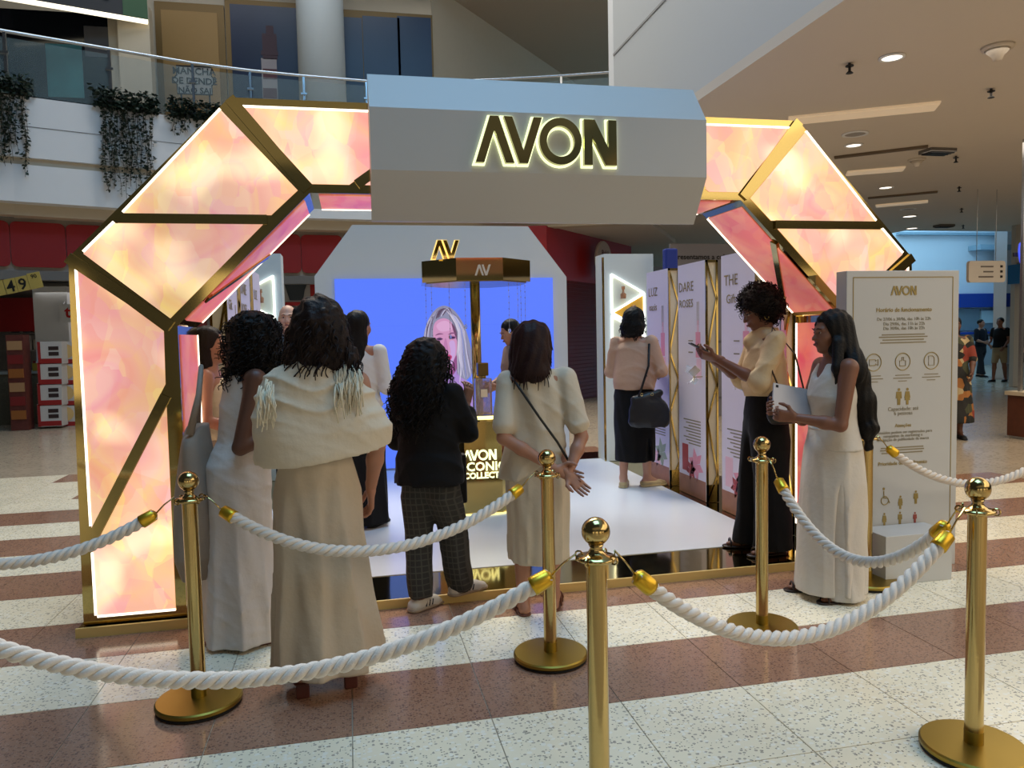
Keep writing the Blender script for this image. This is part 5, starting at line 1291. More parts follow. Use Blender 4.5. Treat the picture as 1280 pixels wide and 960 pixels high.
class Person:
    def __init__(s, label, loc, face, H, group=None, yaw=0, pitch=0, skinmat=None, res=0.009, lean=(0, 0), feet=None):
        s.root = empty('person'); s.loc = loc; s.face = face; tag(s.root, label, 'person', group); WO[s.root.name] = Vector((0, 0, 0))
        s.s = H/1.65; s.yaw, s.pitch = math.radians(yaw), math.radians(pitch); s.skin = skinmat; s.res = res; s.lean = lean
        s.feet = feet or [(-0.085, 0.0, 0.0, 8), (0.085, 0.0, 0.0, -8)]
        s.hc = s.P(0, 0.012, 1.545)                     # centre of the head
        s.Rh = Matrix.Rotation(s.yaw, 3, 'Z') @ Matrix.Rotation(s.pitch, 3, 'X')
        s.body = Vol(); s.hand = []; s.J = {}
    def P(s, x, y, z):
        """point of the standing figure in its own frame, leaned"""
        f = max(0.0, z-0.85)/0.8; return ((x+s.lean[0]*f)*s.s, (y+s.lean[1]*f)*s.s, z*s.s)
    def h(s, x, y, z):
        """point in the frame of the head"""
        v = s.Rh @ Vector((x*s.s, y*s.s, (z+0.09)*s.s)); return (s.hc[0]+v.x, s.hc[1]+v.y, s.hc[2]-0.09*s.s+v.z)
    def anatomy(s, arms, legs=True):
        k = s.s; b = s.body; P = s.P
        b.loft([(z*k, *P(0, y, z)[:2], rx*k, ry*k) for z, y, rx, ry in ((.80, 0, .15, .10), (.90, -.005, .165, .112), (1.03, 0, .122, .090), (1.18, .004, .140, .102), (1.30, 0, .150, .088), (1.36, -.006, .120, .068), (1.40, -.01, .055, .055))], 0.03)
        b.cap(P(-.15, -.008, 1.345), P(.15, -.008, 1.345), .045*k, .045*k, .04)
        b.cap(P(0, -.012, 1.37), s.h(0, -.012, -.07), .052*k, .047*k, .03)
        R = np.array(s.Rh)
        def E(c, r, kk=.015): b.ell(s.h(*c), [q*k for q in r], kk, R)
        E((0, -.014, .022), (.073, .092, .090)); E((0, .022, -.038), (.056, .064, .080), .03); E((0, .066, -.098), (.022, .018, .016), .025)
        b.cap(s.h(0, .084, .004), s.h(0, .103, -.030), .007*k, .0125*k, .010); E((0, .072, .020), (.050, .020, .012), .02)
        for q in (-1, 1):
            E((.036*q, .056, -.030), (.024, .026, .026), .025); E((.073*q, -.008, -.012), (.010, .020, .030), .008); E((.012*q, .094, -.034), (.008, .010, .007), .006)
            b.sub(s.h(.030*q, .098, .004), [.017*k, .016*k, .010*k], .012, R)
        E((0, .086, -.060), (.023, .012, .007), .008); E((0, .084, -.072), (.020, .012, .008), .008)
        for side, q in (('L', -1), ('R', 1)):
            el, wr = arms[side][0], arms[side][1]; sh = P(.165*q, -.008, 1.345); s.J['sh'+side] = sh; s.J['el'+side] = el; s.J['wr'+side] = wr
            b.cap(sh, el, .047*k, .037*k, .03); m_ = tuple(np.array(el)*.65+np.array(wr)*.35)
            b.cap(el, m_, .037*k, .036*k, .012); b.cap(m_, wr, .036*k, .0235*k, .02)
            s.make_hand(side, q, *arms[side][1:])
        if legs:
            for i, (x, y, z, yw) in enumerate(s.feet):
                hp = P(.085*(-1 if i == 0 else 1), 0, .86); an = (x*k, y*k-.02*k, z+.085*k); s.J['an%d' % i] = an; s.J['hp%d' % i] = hp
                kn = tuple((np.array(hp)+np.array(an))/2+np.array((0, .025*k, .02*k))); s.J['kn%d' % i] = kn
                b.cap(hp, kn, .080*k, .054*k, .04); cf = tuple(np.array(kn)*.68+np.array(an)*.32+np.array((0, -.012*k, 0)))
                b.cap(kn, cf, .052*k, .053*k, .02); b.cap(cf, an, .052*k, .033*k, .02)
                a = math.radians(yw); d = (-math.sin(a), math.cos(a))
                hl = (an[0]-d[0]*.035*k, an[1]-d[1]*.035*k, z+.034*k); bl = (an[0]+d[0]*.115*k, an[1]+d[1]*.115*k, z+.024*k); to = (an[0]+d[0]*.165*k, an[1]+d[1]*.165*k, z+.020*k)
                s.J['heel%d' % i], s.J['ball%d' % i], s.J['toe%d' % i] = hl, bl, to
                b.cap(an, hl, .034*k, .030*k, .02); b.cap(an, bl, .032*k, .022*k, .02); b.cap(hl, bl, .028*k, .022*k, .02); b.cap(bl, to, .022*k, .014*k, .01, (1.35, 1, 1))
    def make_hand(s, side, q, wr, d=None, nrm=None, curl=25, thumb=1, fist=None):
        """palm and five fingers: d points from the wrist along the palm, nrm is where the palm faces"""
        k = s.s; wr = np.array(wr); el = np.array(s.J['el'+side])
        d = wr-el if d is None else np.array(d, float); d = d/np.linalg.norm(d)
        nrm = np.array(nrm if nrm is not None else (-q, 0, 0), float); nrm = nrm-d*(nrm@d); nrm = nrm/np.linalg.norm(nrm)
        w = np.cross(d, nrm)*thumb*q                      # towards the thumb
        v = Vol(); v.cap(wr-d*.03*k, wr+d*.01*k, .0245*k, .022*k, .01)
        for t in (-.026, -.009, .009, .026): v.cap(wr+d*.012*k+w*t*.7*k, wr+d*.082*k+w*t*k, .0135*k, .0115*k, .014)
        ca = math.radians(curl); L = ((-.029, .060), (-.010, .070), (.010, .076), (.029, .068))
        for i, (t, l) in enumerate(L):
            p = wr+d*.084*k+w*t*k; a = ca*(0.75+0.1*i); r = .0085*k
            for j, f in enumerate((.42, .32, .26)):
                dd = d*math.cos(a)+nrm*math.sin(a)+w*t*1.2; dd = dd/np.linalg.norm(dd); e = p+dd*l*f*k
                v.cap(p, e, r, r*.9, .004); p = e; r *= .9; a += ca*.9
        p = wr+d*.022*k+w*.026*k; e = p+(d*.55+w*.65+nrm*.35)*.042*k; v.cap(p, e, .0125*k, .0105*k, .012)
        e2 = e+(d*.85+w*.22+nrm*.35)*.032*k; v.cap(e, e2, .0105*k, .0095*k, .006); v.cap(e2, e2+(d*.9+nrm*.3)*.022*k, .0095*k, .0075*k, .005)
        s.hand.append(v); s.J['palm'+side] = tuple(wr+d*.06*k+nrm*.02*k)
    def finish_body(s, hands='LR', fine=0.0048, face=True):
        me = s.body.mesh('body', s.res)
        for side, v in zip('LR', s.hand):
            if side in hands: me = join_meshes(me, v.mesh('hand', fine))
        o = link_mesh('body', me, s.skin, s.root); s.obj = o
        if face:
            k = s.s
            for q in (-1, 1):
                e = MB().ball((0, 0, 0), .0105*k, 12, 8).xf(Matrix.Translation(s.h(.030*q, .0735, .004))).build('eye', M_eyew, o, smooth=True)
                MB().ball((0, 0, 0), .0060*k, 10, 6).xf(Matrix.Translation(s.h(.030*q, .0795, .004))).build('iris', M_iris, e, smooth=True)
                MB().tube([s.h(.012*q, .092, .022), s.h(.030*q, .092, .028), s.h(.048*q, .078, .022)], [.0022*k, .003*k, .0015*k], 6).build('eyebrow', hairm('brow', (22, 16, 14)), o, smooth=True)
            MB().tube([s.h(-.022, .089, -.066), s.h(-.010, .0975, -.063), s.h(0, .0985, -.065), s.h(.010, .0975, -.063), s.h(.022, .089, -.066)], [.002*k, .006*k, .0065*k, .006*k, .002*k], 8).build('lips', mat('lips', (122, 62, 58), rough=0.4), o, smooth=True)
        return o
    def wear(s, name, vol, m, res=None, parent=None):
        return link_mesh(name, vol.mesh(name, res or s.res), m, parent or s.root)
    def hair(s, vol, m, curls=None, res=None):
        me = vol.mesh('hair', res or s.res); o = link_mesh('hair', me, m, s.root)
        if curls:
            n, L, R, turns, grav, seed = curls; r = random.Random(seed); mb = MB(); nv = len(me.vertices)
            for _ in range(n):
                v = me.vertices[r.randrange(nv)]; d0 = (Vector(v.normal)+Vector((0, 0, -grav))).normalized(); p0 = Vector(v.co)-Vector(v.normal)*0.012
                x = d0.orthogonal().normalized(); y = d0.cross(x); ph = r.uniform(0, 6.3); l = L*r.uniform(.6, 1.15); pth = []
                for j in range(13):
                    t = j/12; a = ph+turns*2*PI*t; rr = R*min(1, t*4)
                    pth.append(p0+d0*l*t+(x*math.cos(a)+y*math.sin(a))*rr+Vector((0, 0, -grav*.35*l*t*t)))
                mb.tube(pth, [.0042*(1-.5*j/12) for j in range(13)], 4, cap=False)
            mb.build('curls', m, o, smooth=True)
        return o
    def part(s, name, mb, m, parent=None, smooth=True, **k): return mb.build(name, m, parent or s.root, smooth=smooth, **k)
    def shoe(s, i, m, kind='flat', sole=None):
        k = s.s; hl, bl, to = (np.array(s.J[q+str(i)]) for q in ('heel', 'ball', 'toe')); an = np.array(s.J['an%d' % i]); z0 = s.feet[i][2]; d = (bl-hl); d[2] = 0; d /= np.linalg.norm(d)
        side = np.array((-d[1], d[0], 0))
        v = Vol(); up = np.array((0, 0, 1))
        if kind in ('flat', 'sneaker'):
            f = 1.22 if kind == 'sneaker' else 1.1
            v.cap(hl, bl, .036*f*k, .032*f*k, .02); v.cap(bl, to, .032*f*k, .024*f*k, .015, (1.25, 1, 1))
            if kind == 'sneaker': v.cap(an+np.array((0, 0, -.02*k)), bl, .040*k, .03*k, .02)
            v.cut((0, 0, z0+.010), (0, 0, -1)); v.cut(tuple(an+up*(-.004 if kind == 'sneaker' else -.03)*k), (0, 0, 1))
            o = s.wear('shoe', v, m, .006)
            w = Vol().cap(hl*[1, 1, 0]+up*(z0+.012), to*[1, 1, 0]+up*(z0+.012), .040*f*k, .036*f*k, .01); w.cut((0, 0, z0+.018), (0, 0, 1)); w.cut((0, 0, z0+.001), (0, 0, -1))
            s.wear('sole', w, sole or m, .006, o)
        else:
            w = Vol().cap(hl*[1, 1, 0]+up*(z0+.006), to*[1, 1, 0]+up*(z0+.006), .038*k, .040*k, .01); w.cut((0, 0, z0+.012), (0, 0, 1)); w.cut((0, 0, z0+.0005), (0, 0, -1))
            o = s.wear('sandal', w, sole or m, .006)
            for f, r in ((.25, .040), (.62, .038), (.95, .036)):
                c = hl*(1-f)+to*f; pth = []
                for j in range(9):
                    a = PI*j/8; pth.append(tuple(c*[1, 1, 0]+side*math.cos(a)*r*k*1.05+up*(z0+.012+math.sin(a)*(.058 if f > .3 else .10)*k*(1 if f < .9 else .75))))
                MB().tube(pth, .006*k, 6).build('strap', m, o, smooth=True)
        return o
    def place(s): s.root.location = s.loc; s.root.rotation_euler = (0, 0, math.radians(s.face)); return s
    def world(s, p):
        a = math.radians(s.face); return (s.loc[0]+p[0]*math.cos(a)-p[1]*math.sin(a), s.loc[1]+p[0]*math.sin(a)+p[1]*math.cos(a), s.loc[2]+p[2])
def skirt(rings, n=9, amp=0.012, ph=0.0, z_top=1.0, z_bot=0.1, k=0.02):
    def fold(th, z):
        f = np.clip((z_top-z)/(z_top-z_bot), 0, 1)**.8
        a = n*.5*th+ph+.5*np.sin(2*z+th*2); b = n*.83*th+2.1*ph+.6*np.sin(3*z+1)
        return amp*f*(1.2*(1-np.abs(np.sin(a)))**1.8-.5+.55*np.sin(b))+.0025*np.sin(17*z+4*np.sin(3*th))
    return Vol().loft(rings, k, fold)

SK_DARK = skin('dark', (92, 58, 42)); SK_BROWN = skin('brown', (122, 80, 60)); SK_MID = skin('mid', (164, 116, 92)); SK_LIGHT = skin('light', (196, 150, 126))
HB = hairm('black', (14, 11, 10)); HBR = hairm('dark_brown', (30, 19, 16)); HAU = hairm('auburn', (36, 18, 17))
def sleeve(v, J, side, r0, r1, k=0.03, to=0.9, fore=None):
    sh, el, wr = (np.array(J[q+side]) for q in ('sh', 'el', 'wr'))
    if fore is None: v.cap(sh, sh+(el-sh)*to, r0, r1, k)
    else:
        v.cap(sh, el, r0, r1, k); v.cap(el, el+(wr-el)*fore, r1, r1*.92, k)
def trousers(p, r_hip, r_kn, r_hem, hem_z, top_z, amp=0.008, spread=1.0):
    k = p.s; v = Vol().loft([(z*k, 0, 0, rx*k, ry*k) for z, rx, ry in ((.70, .120, .085), (.78, .168, .118), (.88, .176, .126), (top_z/k if top_z > 1 and k > 1 else top_z, .140, .105))], .05)
    for i in (0, 1):
        h, kn, an = (np.array(p.J[q+str(i)]) for q in ('hp', 'kn', 'an'))
        rg = [(hem_z, an[0], an[1]+.025, r_hem, r_hem*1.2), (kn[2]*.5, an[0]*.6+kn[0]*.4, an[1]*.5+kn[1]*.5, (r_hem+r_kn)/2, (r_hem+r_kn)*.56), (kn[2], kn[0], kn[1]-.01, r_kn, r_kn*1.08), (h[2]-.14*k, h[0], h[1], r_hip, r_hip*1.2), (h[2]-.04*k, h[0]*.9, h[1], r_hip*.86, r_hip*1.08), (h[2]+.05*k, h[0]*.6, h[1], r_hip*.45, r_hip*.6)]
        v.loft(rg, .03, lambda th, z, i=i: amp*(.9*(1-np.abs(np.sin(2.0*th+i*1.7+.8*np.sin(3*z))))**2-.35+.30*np.sin(30*z+3*np.sin(2*th+i))*np.clip((0.45-z)*2.5, 0.1, 1)))
    return v

# ---- the woman in the fringed shawl, seen from behind
def shawl_woman():
    p = Person('woman seen from behind in a fringed ivory shawl and long beige dress', (-0.155, 3.31, 0), 4, 1.615, yaw=-12, pitch=6, skinmat=SK_MID, lean=(.045, 0), feet=[(-.10, 0, .055, 10), (.12, .03, .055, -14)])
    P = p.P
    p.hc = (p.hc[0], p.hc[1], p.hc[2]+.055)
    p.anatomy({'L': (P(-.20, .06, 1.06), P(-.06, .20, 1.08), None, (0, -.3, -1)), 'R': (P(.25, -.02, 1.07), P(.235, .06, .86), (.0, .25, -1), (-1, 0, 0), 30)})
    p.finish_body('R', face=False)
    d = skirt([(.105, .02, 0, .232, .20), (.30, .015, 0, .215, .172), (.60, .005, 0, .190, .140), (.86, 0, -.005, .182, .130), (1.0, 0, 0, .150, .115), (1.12, 0, 0, .140, .108), (1.34, 0, 0, .150, .09)], 8, .022, .6, .95, .1)
    p.wear('dress', d, cloth('beige', (186, 170, 148)), .010)
    v = Vol(); hz = .055
    def drape(th, z):
        up_ = np.clip((z-1.13)*9, 0.12, 1)
        return .013*up_*((1-np.abs(np.sin(37*z+1.6*np.cos(th+1.6)+.7*np.sin(3*th))))**1.6-.3)+.006*(1-up_)*np.sin(13*z+2.6*th)
    v.loft([(.92, .02, -.01, .250, .150), (1.02, .03, -.01, .278, .165), (1.13, .035, -.01, .285, .165), (1.24, .012, -.01, .255, .150), (1.33, 0, -.012, .215, .130), (1.385, 0, -.015, .165, .105), (1.42, 0, -.015, .095, .085)], .02, drape)
    v.cut((0, 0, 1.015), (.13, .1, -1)); v.disp(wrinkle(.0022, 60, .5))
    sh = p.wear('shawl', v, cloth('ivory_gauze', (205, 192, 170)), .008)
    r = random.Random(5)
    for cx, z0, n, sp in ((.135, 1.385, 90, .055), (-.185, 1.335, 50, .03)):
        mb = MB()
        for j in range(n):
            x = cx+r.uniform(-sp, sp); z = z0-abs(x-cx)*.5+r.uniform(-.05, .02); y = -.118-.03*(1.4-z)/.1+r.uniform(-.006, .004)-(.022 if z < 1.33 else 0); l = r.uniform(.06, .15)
            mb.tube([(x, y+.012, z), (x+r.uniform(-.012, .012), y-.010, z-l*.4), (x+r.uniform(-.015, .015), y-.014, z-l)], .0028, 4)
        mb.build('fringe', cloth('fringe', (214, 204, 180)), sh, smooth=True)['kind'] = 'stuff'
    h = Vol(); hh = p.h
    R = np.array(p.Rh)
    h.ell(hh(0, -.015, .030), [.098, .112, .098], .03, R); h.ell(hh(0, -.045, -.05), [.125, .10, .11], .05, R); h.ell(hh(.01, -.055, -.135), [.145, .085, .085], .05)
    for x, z in ((-.11, -.17), (-.05, -.195), (.02, -.20), (.08, -.185), (.125, -.15)): h.ell(hh(x, -.06, z), [.035, .045, .05], .03)
    h.sub(hh(0, .11, -.05), [.06, .075, .10], .02, R); h.disp(strand_noise(.006, 95)); h.disp(curls_noise(.006, 75))
    p.hair(h, HBR, (420, .07, .010, 1.2, 1.6, 3), .008)
    for i in (0, 1):
        s = p.shoe(i, mat('tan_leather', (104, 62, 44), rough=0.4), 'sandal', mat('sole_brown', (84, 44, 34), rough=0.5))
        hl = p.J['heel%d' % i]; MB().box(hl[0]-.028, hl[0]+.028, hl[1]-.03, hl[1]+.025, 0.0, .058).build('block_heel', mat('heel_rust', (84, 42, 34), rough=0.4), s, bevel=.006)
        for j in range(3): MB().ball((hl[0]+.03*(-1) ** j, hl[1]+.03+.03*j, .085), .014, 8, 6).build('rosette', mat('bronze_leather', (120, 88, 56), rough=0.35, metal=.4), s, smooth=True)
    p.place()
shawl_woman()

# ---- the curly haired woman in the white dress
def white_dress():
    p = Person('woman with a big mass of black curls in a white sleeveless dress', (-0.565, 3.95, 0), -66, 1.62, yaw=-10, skinmat=SK_DARK, lean=(.0, .11))
    P = p.P
    p.anatomy({'L': (P(-.21, .01, 1.07), P(-.14, .20, 1.0), None, (1, 0, 0)), 'R': (P(.190, -.06, 1.02), P(.20, .20, 1.10), None, (-1, 0, 0))})
    p.finish_body('R', face=True)
    d = skirt([(.02, -.03, 0, .215, .20), (.3, -.02, 0, .195, .18), (.6, -.01, 0, .180, .155), (.82, 0, 0, .192, .155), (.90, 0, .004, .190, .150), (1.0, 0, .02, .145, .115)], 8, .016, 1.3, .80, .05)
    d.loft([(.97, 0, .016, .140, .112), (1.06, 0, .028, .136, .106), (1.18, 0, .048, .152, .116), (1.30, 0, .060, .150, .100), (1.345, 0, .060, .110, .080)], .015)
    d.sub((.2, .04, 1.31), (.075, .09, .075), .02); d.sub((-.2, .04, 1.31), (.075, .09, .075), .02); d.disp(wrinkle(.003, 50, .3))
    p.wear('dress', d, cloth('white_linen', (206, 196, 188)), .009)
    MB().tube([(.145*math.cos(a), .02+.116*math.sin(a), .985) for a in [2*PI*j/24 for j in range(24)]], .006, 6, closed=True).build('waist_seam', cloth('white_linen', (206, 196, 188)), p.root, smooth=True)
    h = Vol(); hh = p.h
    h.ell(hh(0, 0, .03), [.130, .122, .112], .04); h.ell(hh(0, 0, -.07), [.142, .132, .11], .05); h.ell(hh(0, -.02, -.155), [.125, .115, .07], .04)
    h.disp(curls_noise(.012, 85))
    p.hair(h, HB, (520, .075, .012, 1.8, 1.0, 8), .009)
    for i in (0, 1): p.shoe(i, mat('tan_leather', (104, 62, 44)), 'sandal')
    p.place()
    # slouchy tote on her left shoulder
    t = thing('tote_bag', 'large slouchy grey beige tote bag beside the curly haired woman', 'bag', (-0.775, 3.98, .36))
    v = Vol().loft([(.34, -.775, 3.98, .085, .11), (.45, -.775, 3.98, .105, .15), (.75, -.765, 3.98, .095, .15), (1.0, -.755, 3.98, .07, .13), (1.10, -.75, 3.98, .05, .10)], .02, lambda th, z: .008*np.sin(4*th+9*z))
    v.sub((-.80, 3.90, 1.14), (.07, .12, .09), .03)
    link_mesh('bag_body', v.mesh('bag_body', .009), cloth('taupe', (150, 136, 122)), t)
    MB().tube([(-.77, 4.06, 1.06), (-.745, 4.04, 1.25), (-.715, 3.97, 1.385), (-.72, 3.90, 1.25), (-.765, 3.88, 1.06)], [.02, .014, .012, .014, .02], 8).build('shoulder_strap', cloth('taupe', (150, 136, 122)), t, smooth=True)
white_dress()

# ---- woman in profile behind the arch leg
def profile_woman():
    p = Person('woman in profile with long dark hair and cream tank top behind the arch leg', (-0.845, 4.97, PZ), -90, 1.53, skinmat=SK_MID)
    P = p.P
    p.anatomy({'L': (P(-.21, .02, 1.06), P(-.13, .20, .98), None, (1, 0, 0)), 'R': (P(.21, .0, 1.06), P(.15, .20, 1.0), None, (-1, 0, 0))}); p.finish_body('')
    k = p.s
    v = Vol().loft([(.93*k, 0, 0, .172*k, .126*k), (1.03*k, 0, 0, .138*k, .105*k), (1.18*k, 0, .004, .156*k, .120*k), (1.29*k, 0, 0, .145*k, .10*k), (1.335*k, 0, 0, .10*k, .075*k)], .02); v.disp(wrinkle(.003, 50))
    for q in (-1, 1): v.sub((.19*q, -.01, 1.28), (.07, .08, .09), .02)
    p.wear('tank_top', v, cloth('cream', (204, 190, 160)))
    p.wear('skirt', skirt([(.10, 0, 0, .2, .19), (.5, 0, 0, .18, .165), (.80, 0, 0, .172, .135), (.94*k, 0, 0, .15, .12)], 7, .014, .2, .9, .1), cloth('taupe', (150, 136, 122)), .012)
    h = Vol(); hh = p.h
    h.ell(hh(0, -.025, .035), [.088, .100, .090], .03); h.ell(hh(0, -.055, -.08), [.090, .075, .14], .04); h.ell(hh(0, -.085, -.22), [.095, .055, .14], .04); h.sub(hh(0, .10, -.03), [.085, .085, .11], .02)
    h.disp(strand_noise(.005, 110)); p.hair(h, HBR)
    for i in (0, 1): p.shoe(i, mat('tan_leather', (104, 62, 44)), 'flat')
    p.place()
profile_woman()

# ---- woman in front of the screen, mostly hidden
def black_skirt_woman():
    p = Person('woman with straight black hair, white top and long black skirt before the screen', (0.075, 5.98, PZ), -25, 1.66, yaw=-15, skinmat=SK_MID)
    P = p.P
    p.anatomy({'L': (P(-.2, .02, 1.06), P(-.12, .2, 1.02), None, (1, 0, 0)), 'R': (P(.21, .0, 1.07), P(.14, .22, 1.08), None, (-1, 0, 0))}); p.finish_body('R', face=False)
    v = Vol().loft([(.93, 0, 0, .172, .128), (1.03, 0, 0, .150, .115), (1.18, 0, .004, .162, .122), (1.30, 0, 0, .162, .105), (1.37, 0, 0, .12, .08)], .02)
    for sd in 'LR': sleeve(v, p.J, sd, .060, .050, .025, fore=.35)
    v.disp(wrinkle(.004, 45)); p.wear('blouse', v, cloth('white_cotton', (206, 204, 200)))
    p.wear('skirt', skirt([(.03, 0, 0, .19, .18), (.5, 0, 0, .18, .16), (.86, 0, 0, .178, .138), (1.0, 0, 0, .135, .11)], 7, .012, .5, .95, .05), cloth('black', (17, 16, 17)), .011)
    h = Vol(); hh = p.h
    h.ell(hh(0, -.02, .032), [.090, .104, .092], .03); h.ell(hh(0, -.05, -.09), [.095, .075, .14], .04); h.ell(hh(0, -.085, -.26), [.105, .05, .17], .04); h.sub(hh(0, .11, -.05), [.07, .075, .11], .02)
    h.disp(strand_noise(.004, 120)); p.hair(h, HB)
    MB().ball(p.h(-.0, -.10, -.02), (.03, .012, .012), 8, 6).build('hair_clip', M_gold, p.root, smooth=True)
    for i in (0, 1): p.shoe(i, M_black, 'flat')
    p.place()
black_skirt_woman()

# ---- bald man at the back
def bald_man():
    p = Person('bald man in a grey shirt seen between the women near the poster', (-0.56, 7.47, PZ), 195, 1.78, skinmat=SK_LIGHT, yaw=-15)
    P = p.P
    p.anatomy({'L': (P(-.23, .0, 1.06), P(-.2, .12, .84), None, (1, 0, 0)), 'R': (P(.23, .0, 1.06), P(.2, .12, .84), None, (-1, 0, 0))}); p.finish_body('LR')
    k = p.s; v = Vol().loft([(.88*k, 0, 0, .185*k, .14*k), (1.05*k, 0, .01, .175*k, .14*k), (1.25*k, 0, .004, .18*k, .13*k), (1.34*k, 0, 0, .175*k, .1*k), (1.405*k, 0, 0, .07*k, .065*k)], .03)
    for sd in 'LR': sleeve(v, p.J, sd, .07, .06, .03, .7)
    v.disp(wrinkle(.004, 45)); p.wear('shirt', v, cloth('grey_shirt', (84, 92, 100)))
    p.wear('trousers', trousers(p, .095, .075, .07, .07, .95), cloth('charcoal', (44, 44, 48)), .012)
    MB().box(-.07, .07, .125, .14, 1.30, 1.36).build('badge', mat('pale_blue_badge', (150, 180, 210), rough=.4), p.root)
    for i in (0, 1): p.shoe(i, M_black, 'sneaker')
    p.place()
bald_man()

# ---- woman in black jacket and plaid trousers
M_plaid = bpy.data.materials.new('cloth_plaid'); M_plaid.use_nodes = True
def _plaid():
    nt = M_plaid.node_tree; b = nt.nodes['Principled BSDF']; L = nt.links.new; b.inputs['Roughness'].default_value = .85
    tc = nt.nodes.new('ShaderNodeTexCoord'); last = None
    for d, sc in (('X', 11.0), ('Z', 9.0)):
        w = nt.nodes.new('ShaderNodeTexWave'); w.bands_direction = d; w.inputs['Scale'].default_value = sc; w.inputs['Distortion'].default_value = .4; L(tc.outputs['Object'], w.inputs['Vector'])
        r = nt.nodes.new('ShaderNodeMapRange'); r.inputs[1].default_value = .82; r.inputs[2].default_value = .97; L(w.outputs['Fac'], r.inputs[0]); last = (last, r) if last else r
    mx = nt.nodes.new('ShaderNodeMath'); mx.operation = 'ADD'; L(last[0].outputs[0], mx.inputs[0]); L(last[1].outputs[0], mx.inputs[1])
    c = nt.nodes.new('ShaderNodeMix'); c.data_type = 'RGBA'; c.inputs[6].default_value = lin((40, 40, 38)); c.inputs[7].default_value = lin((64, 62, 57)); L(mx.outputs[0], c.inputs[0]); L(c.outputs[2], b.inputs['Base Color'])
_plaid()
def jacket_woman():
    p = Person('woman with long black curls in a black jacket and plaid trousers', (0.405, 4.10, 0), -30, 1.475, yaw=-15, skinmat=SK_BROWN, feet=[(-.10, .02, 0, -25), (.10, .20, .05, -35)])
    P = p.P
    p.anatomy({'L': (P(-.23, .03, 1.05), P(-.16, .22, 1.05), None, (1, 0, 0)), 'R': (P(.235, .06, 1.10), P(.17, .20, 1.27), (.12, .30, 1), (-.5, .4, .2), 26)}); p.finish_body('R', face=False)
    k = p.s
    v = Vol().loft([(.715, 0, -.01, .200, .150), (.85, 0, -.01, .188, .145), (1.0*k, 0, -.005, .172, .132), (1.18*k, 0, 0, .178, .130), (1.30*k, 0, 0, .178, .112), (1.385*k, 0, -.01, .105, .08)], .03)
    sleeve(v, p.J, 'L', .060, .052, .025, fore=.9); sleeve(v, p.J, 'R', .061, .054, .025, fore=.62)
    v.disp(wrinkle(.006, 36)); p.wear('jacket', v, cloth('black_knit', (16, 15, 16)))
    w = np.array(p.J['wrR'])*.8+np.array(p.J['elR'])*.2
    MB().tube([(w[0]+.028*math.cos(a), w[1]+.028*math.sin(a), w[2]+.006*math.cos(a)) for a in [2*PI*j/18 for j in range(18)]], .004, 6, closed=True).build('bracelet', mat('pearl', (214, 206, 200), rough=.25), p.root, smooth=True)
    p.wear('trousers', trousers(p, .095, .080, .070, .075, .90*k, .010), M_plaid, .009)
    h = Vol(); hh = p.h
    h.ell(hh(0, -.02, .030), [.108, .115, .100], .04); h.ell(hh(0, -.05, -.06), [.130, .115, .11], .05); h.ell(hh(-.02, -.085, -.18), [.155, .10, .12], .05); h.ell(hh(-.03, -.10, -.29), [.13, .085, .09], .05); h.sub(hh(0, .125, -.04), [.07, .08, .11], .02)
    h.disp(curls_noise(.011, 80)); p.hair(h, HB, (480, .08, .011, 1.8, 1.5, 21), .009)
    M_sn = mat('sneaker_cream', (190, 182, 170), rough=.6); M_ss = mat('sneaker_stripe', (60, 56, 58), rough=.6)
    for i in (0, 1):
        o = p.shoe(i, M_sn, 'sneaker', mat('gum_sole', (150, 130, 108), rough=.6))
        hl, bl = np.array(p.J['heel%d' % i]), np.array(p.J['ball%d' % i]); d = (bl-hl); d[2] = 0; d /= np.linalg.norm(d); sd = np.array((-d[1], d[0], 0)); z0 = p.feet[i][2]
        for q in (-1, 1):
            for j in range(3):
                c = hl+d*(.05+.022*j)*1.0; a = c+sd*q*.040; MB().tube([tuple(np.array((a[0], a[1], z0+.022))), tuple(np.array((a[0], a[1], z0+.05))+d*.014-sd*q*.008)], .005, 5).build('side_stripe', M_ss, o, smooth=True)
    p.place()
    t = thing('black_bag', 'flat black bag hanging at the jacket woman\'s right side', 'bag', (.60, 4.27, .56))
    MB().box(.55, .625, 4.22, 4.30, .56, .84).build('bag_body', cloth('black_bag', (20, 19, 20), rough=.6), t, bevel=.012)
    MB().tube([(.575, 4.26, .83), (.57, 4.24, 1.0), (.55, 4.21, 1.15)], .008, 6).build('bag_strap', M_black, t, smooth=True)
jacket_woman()

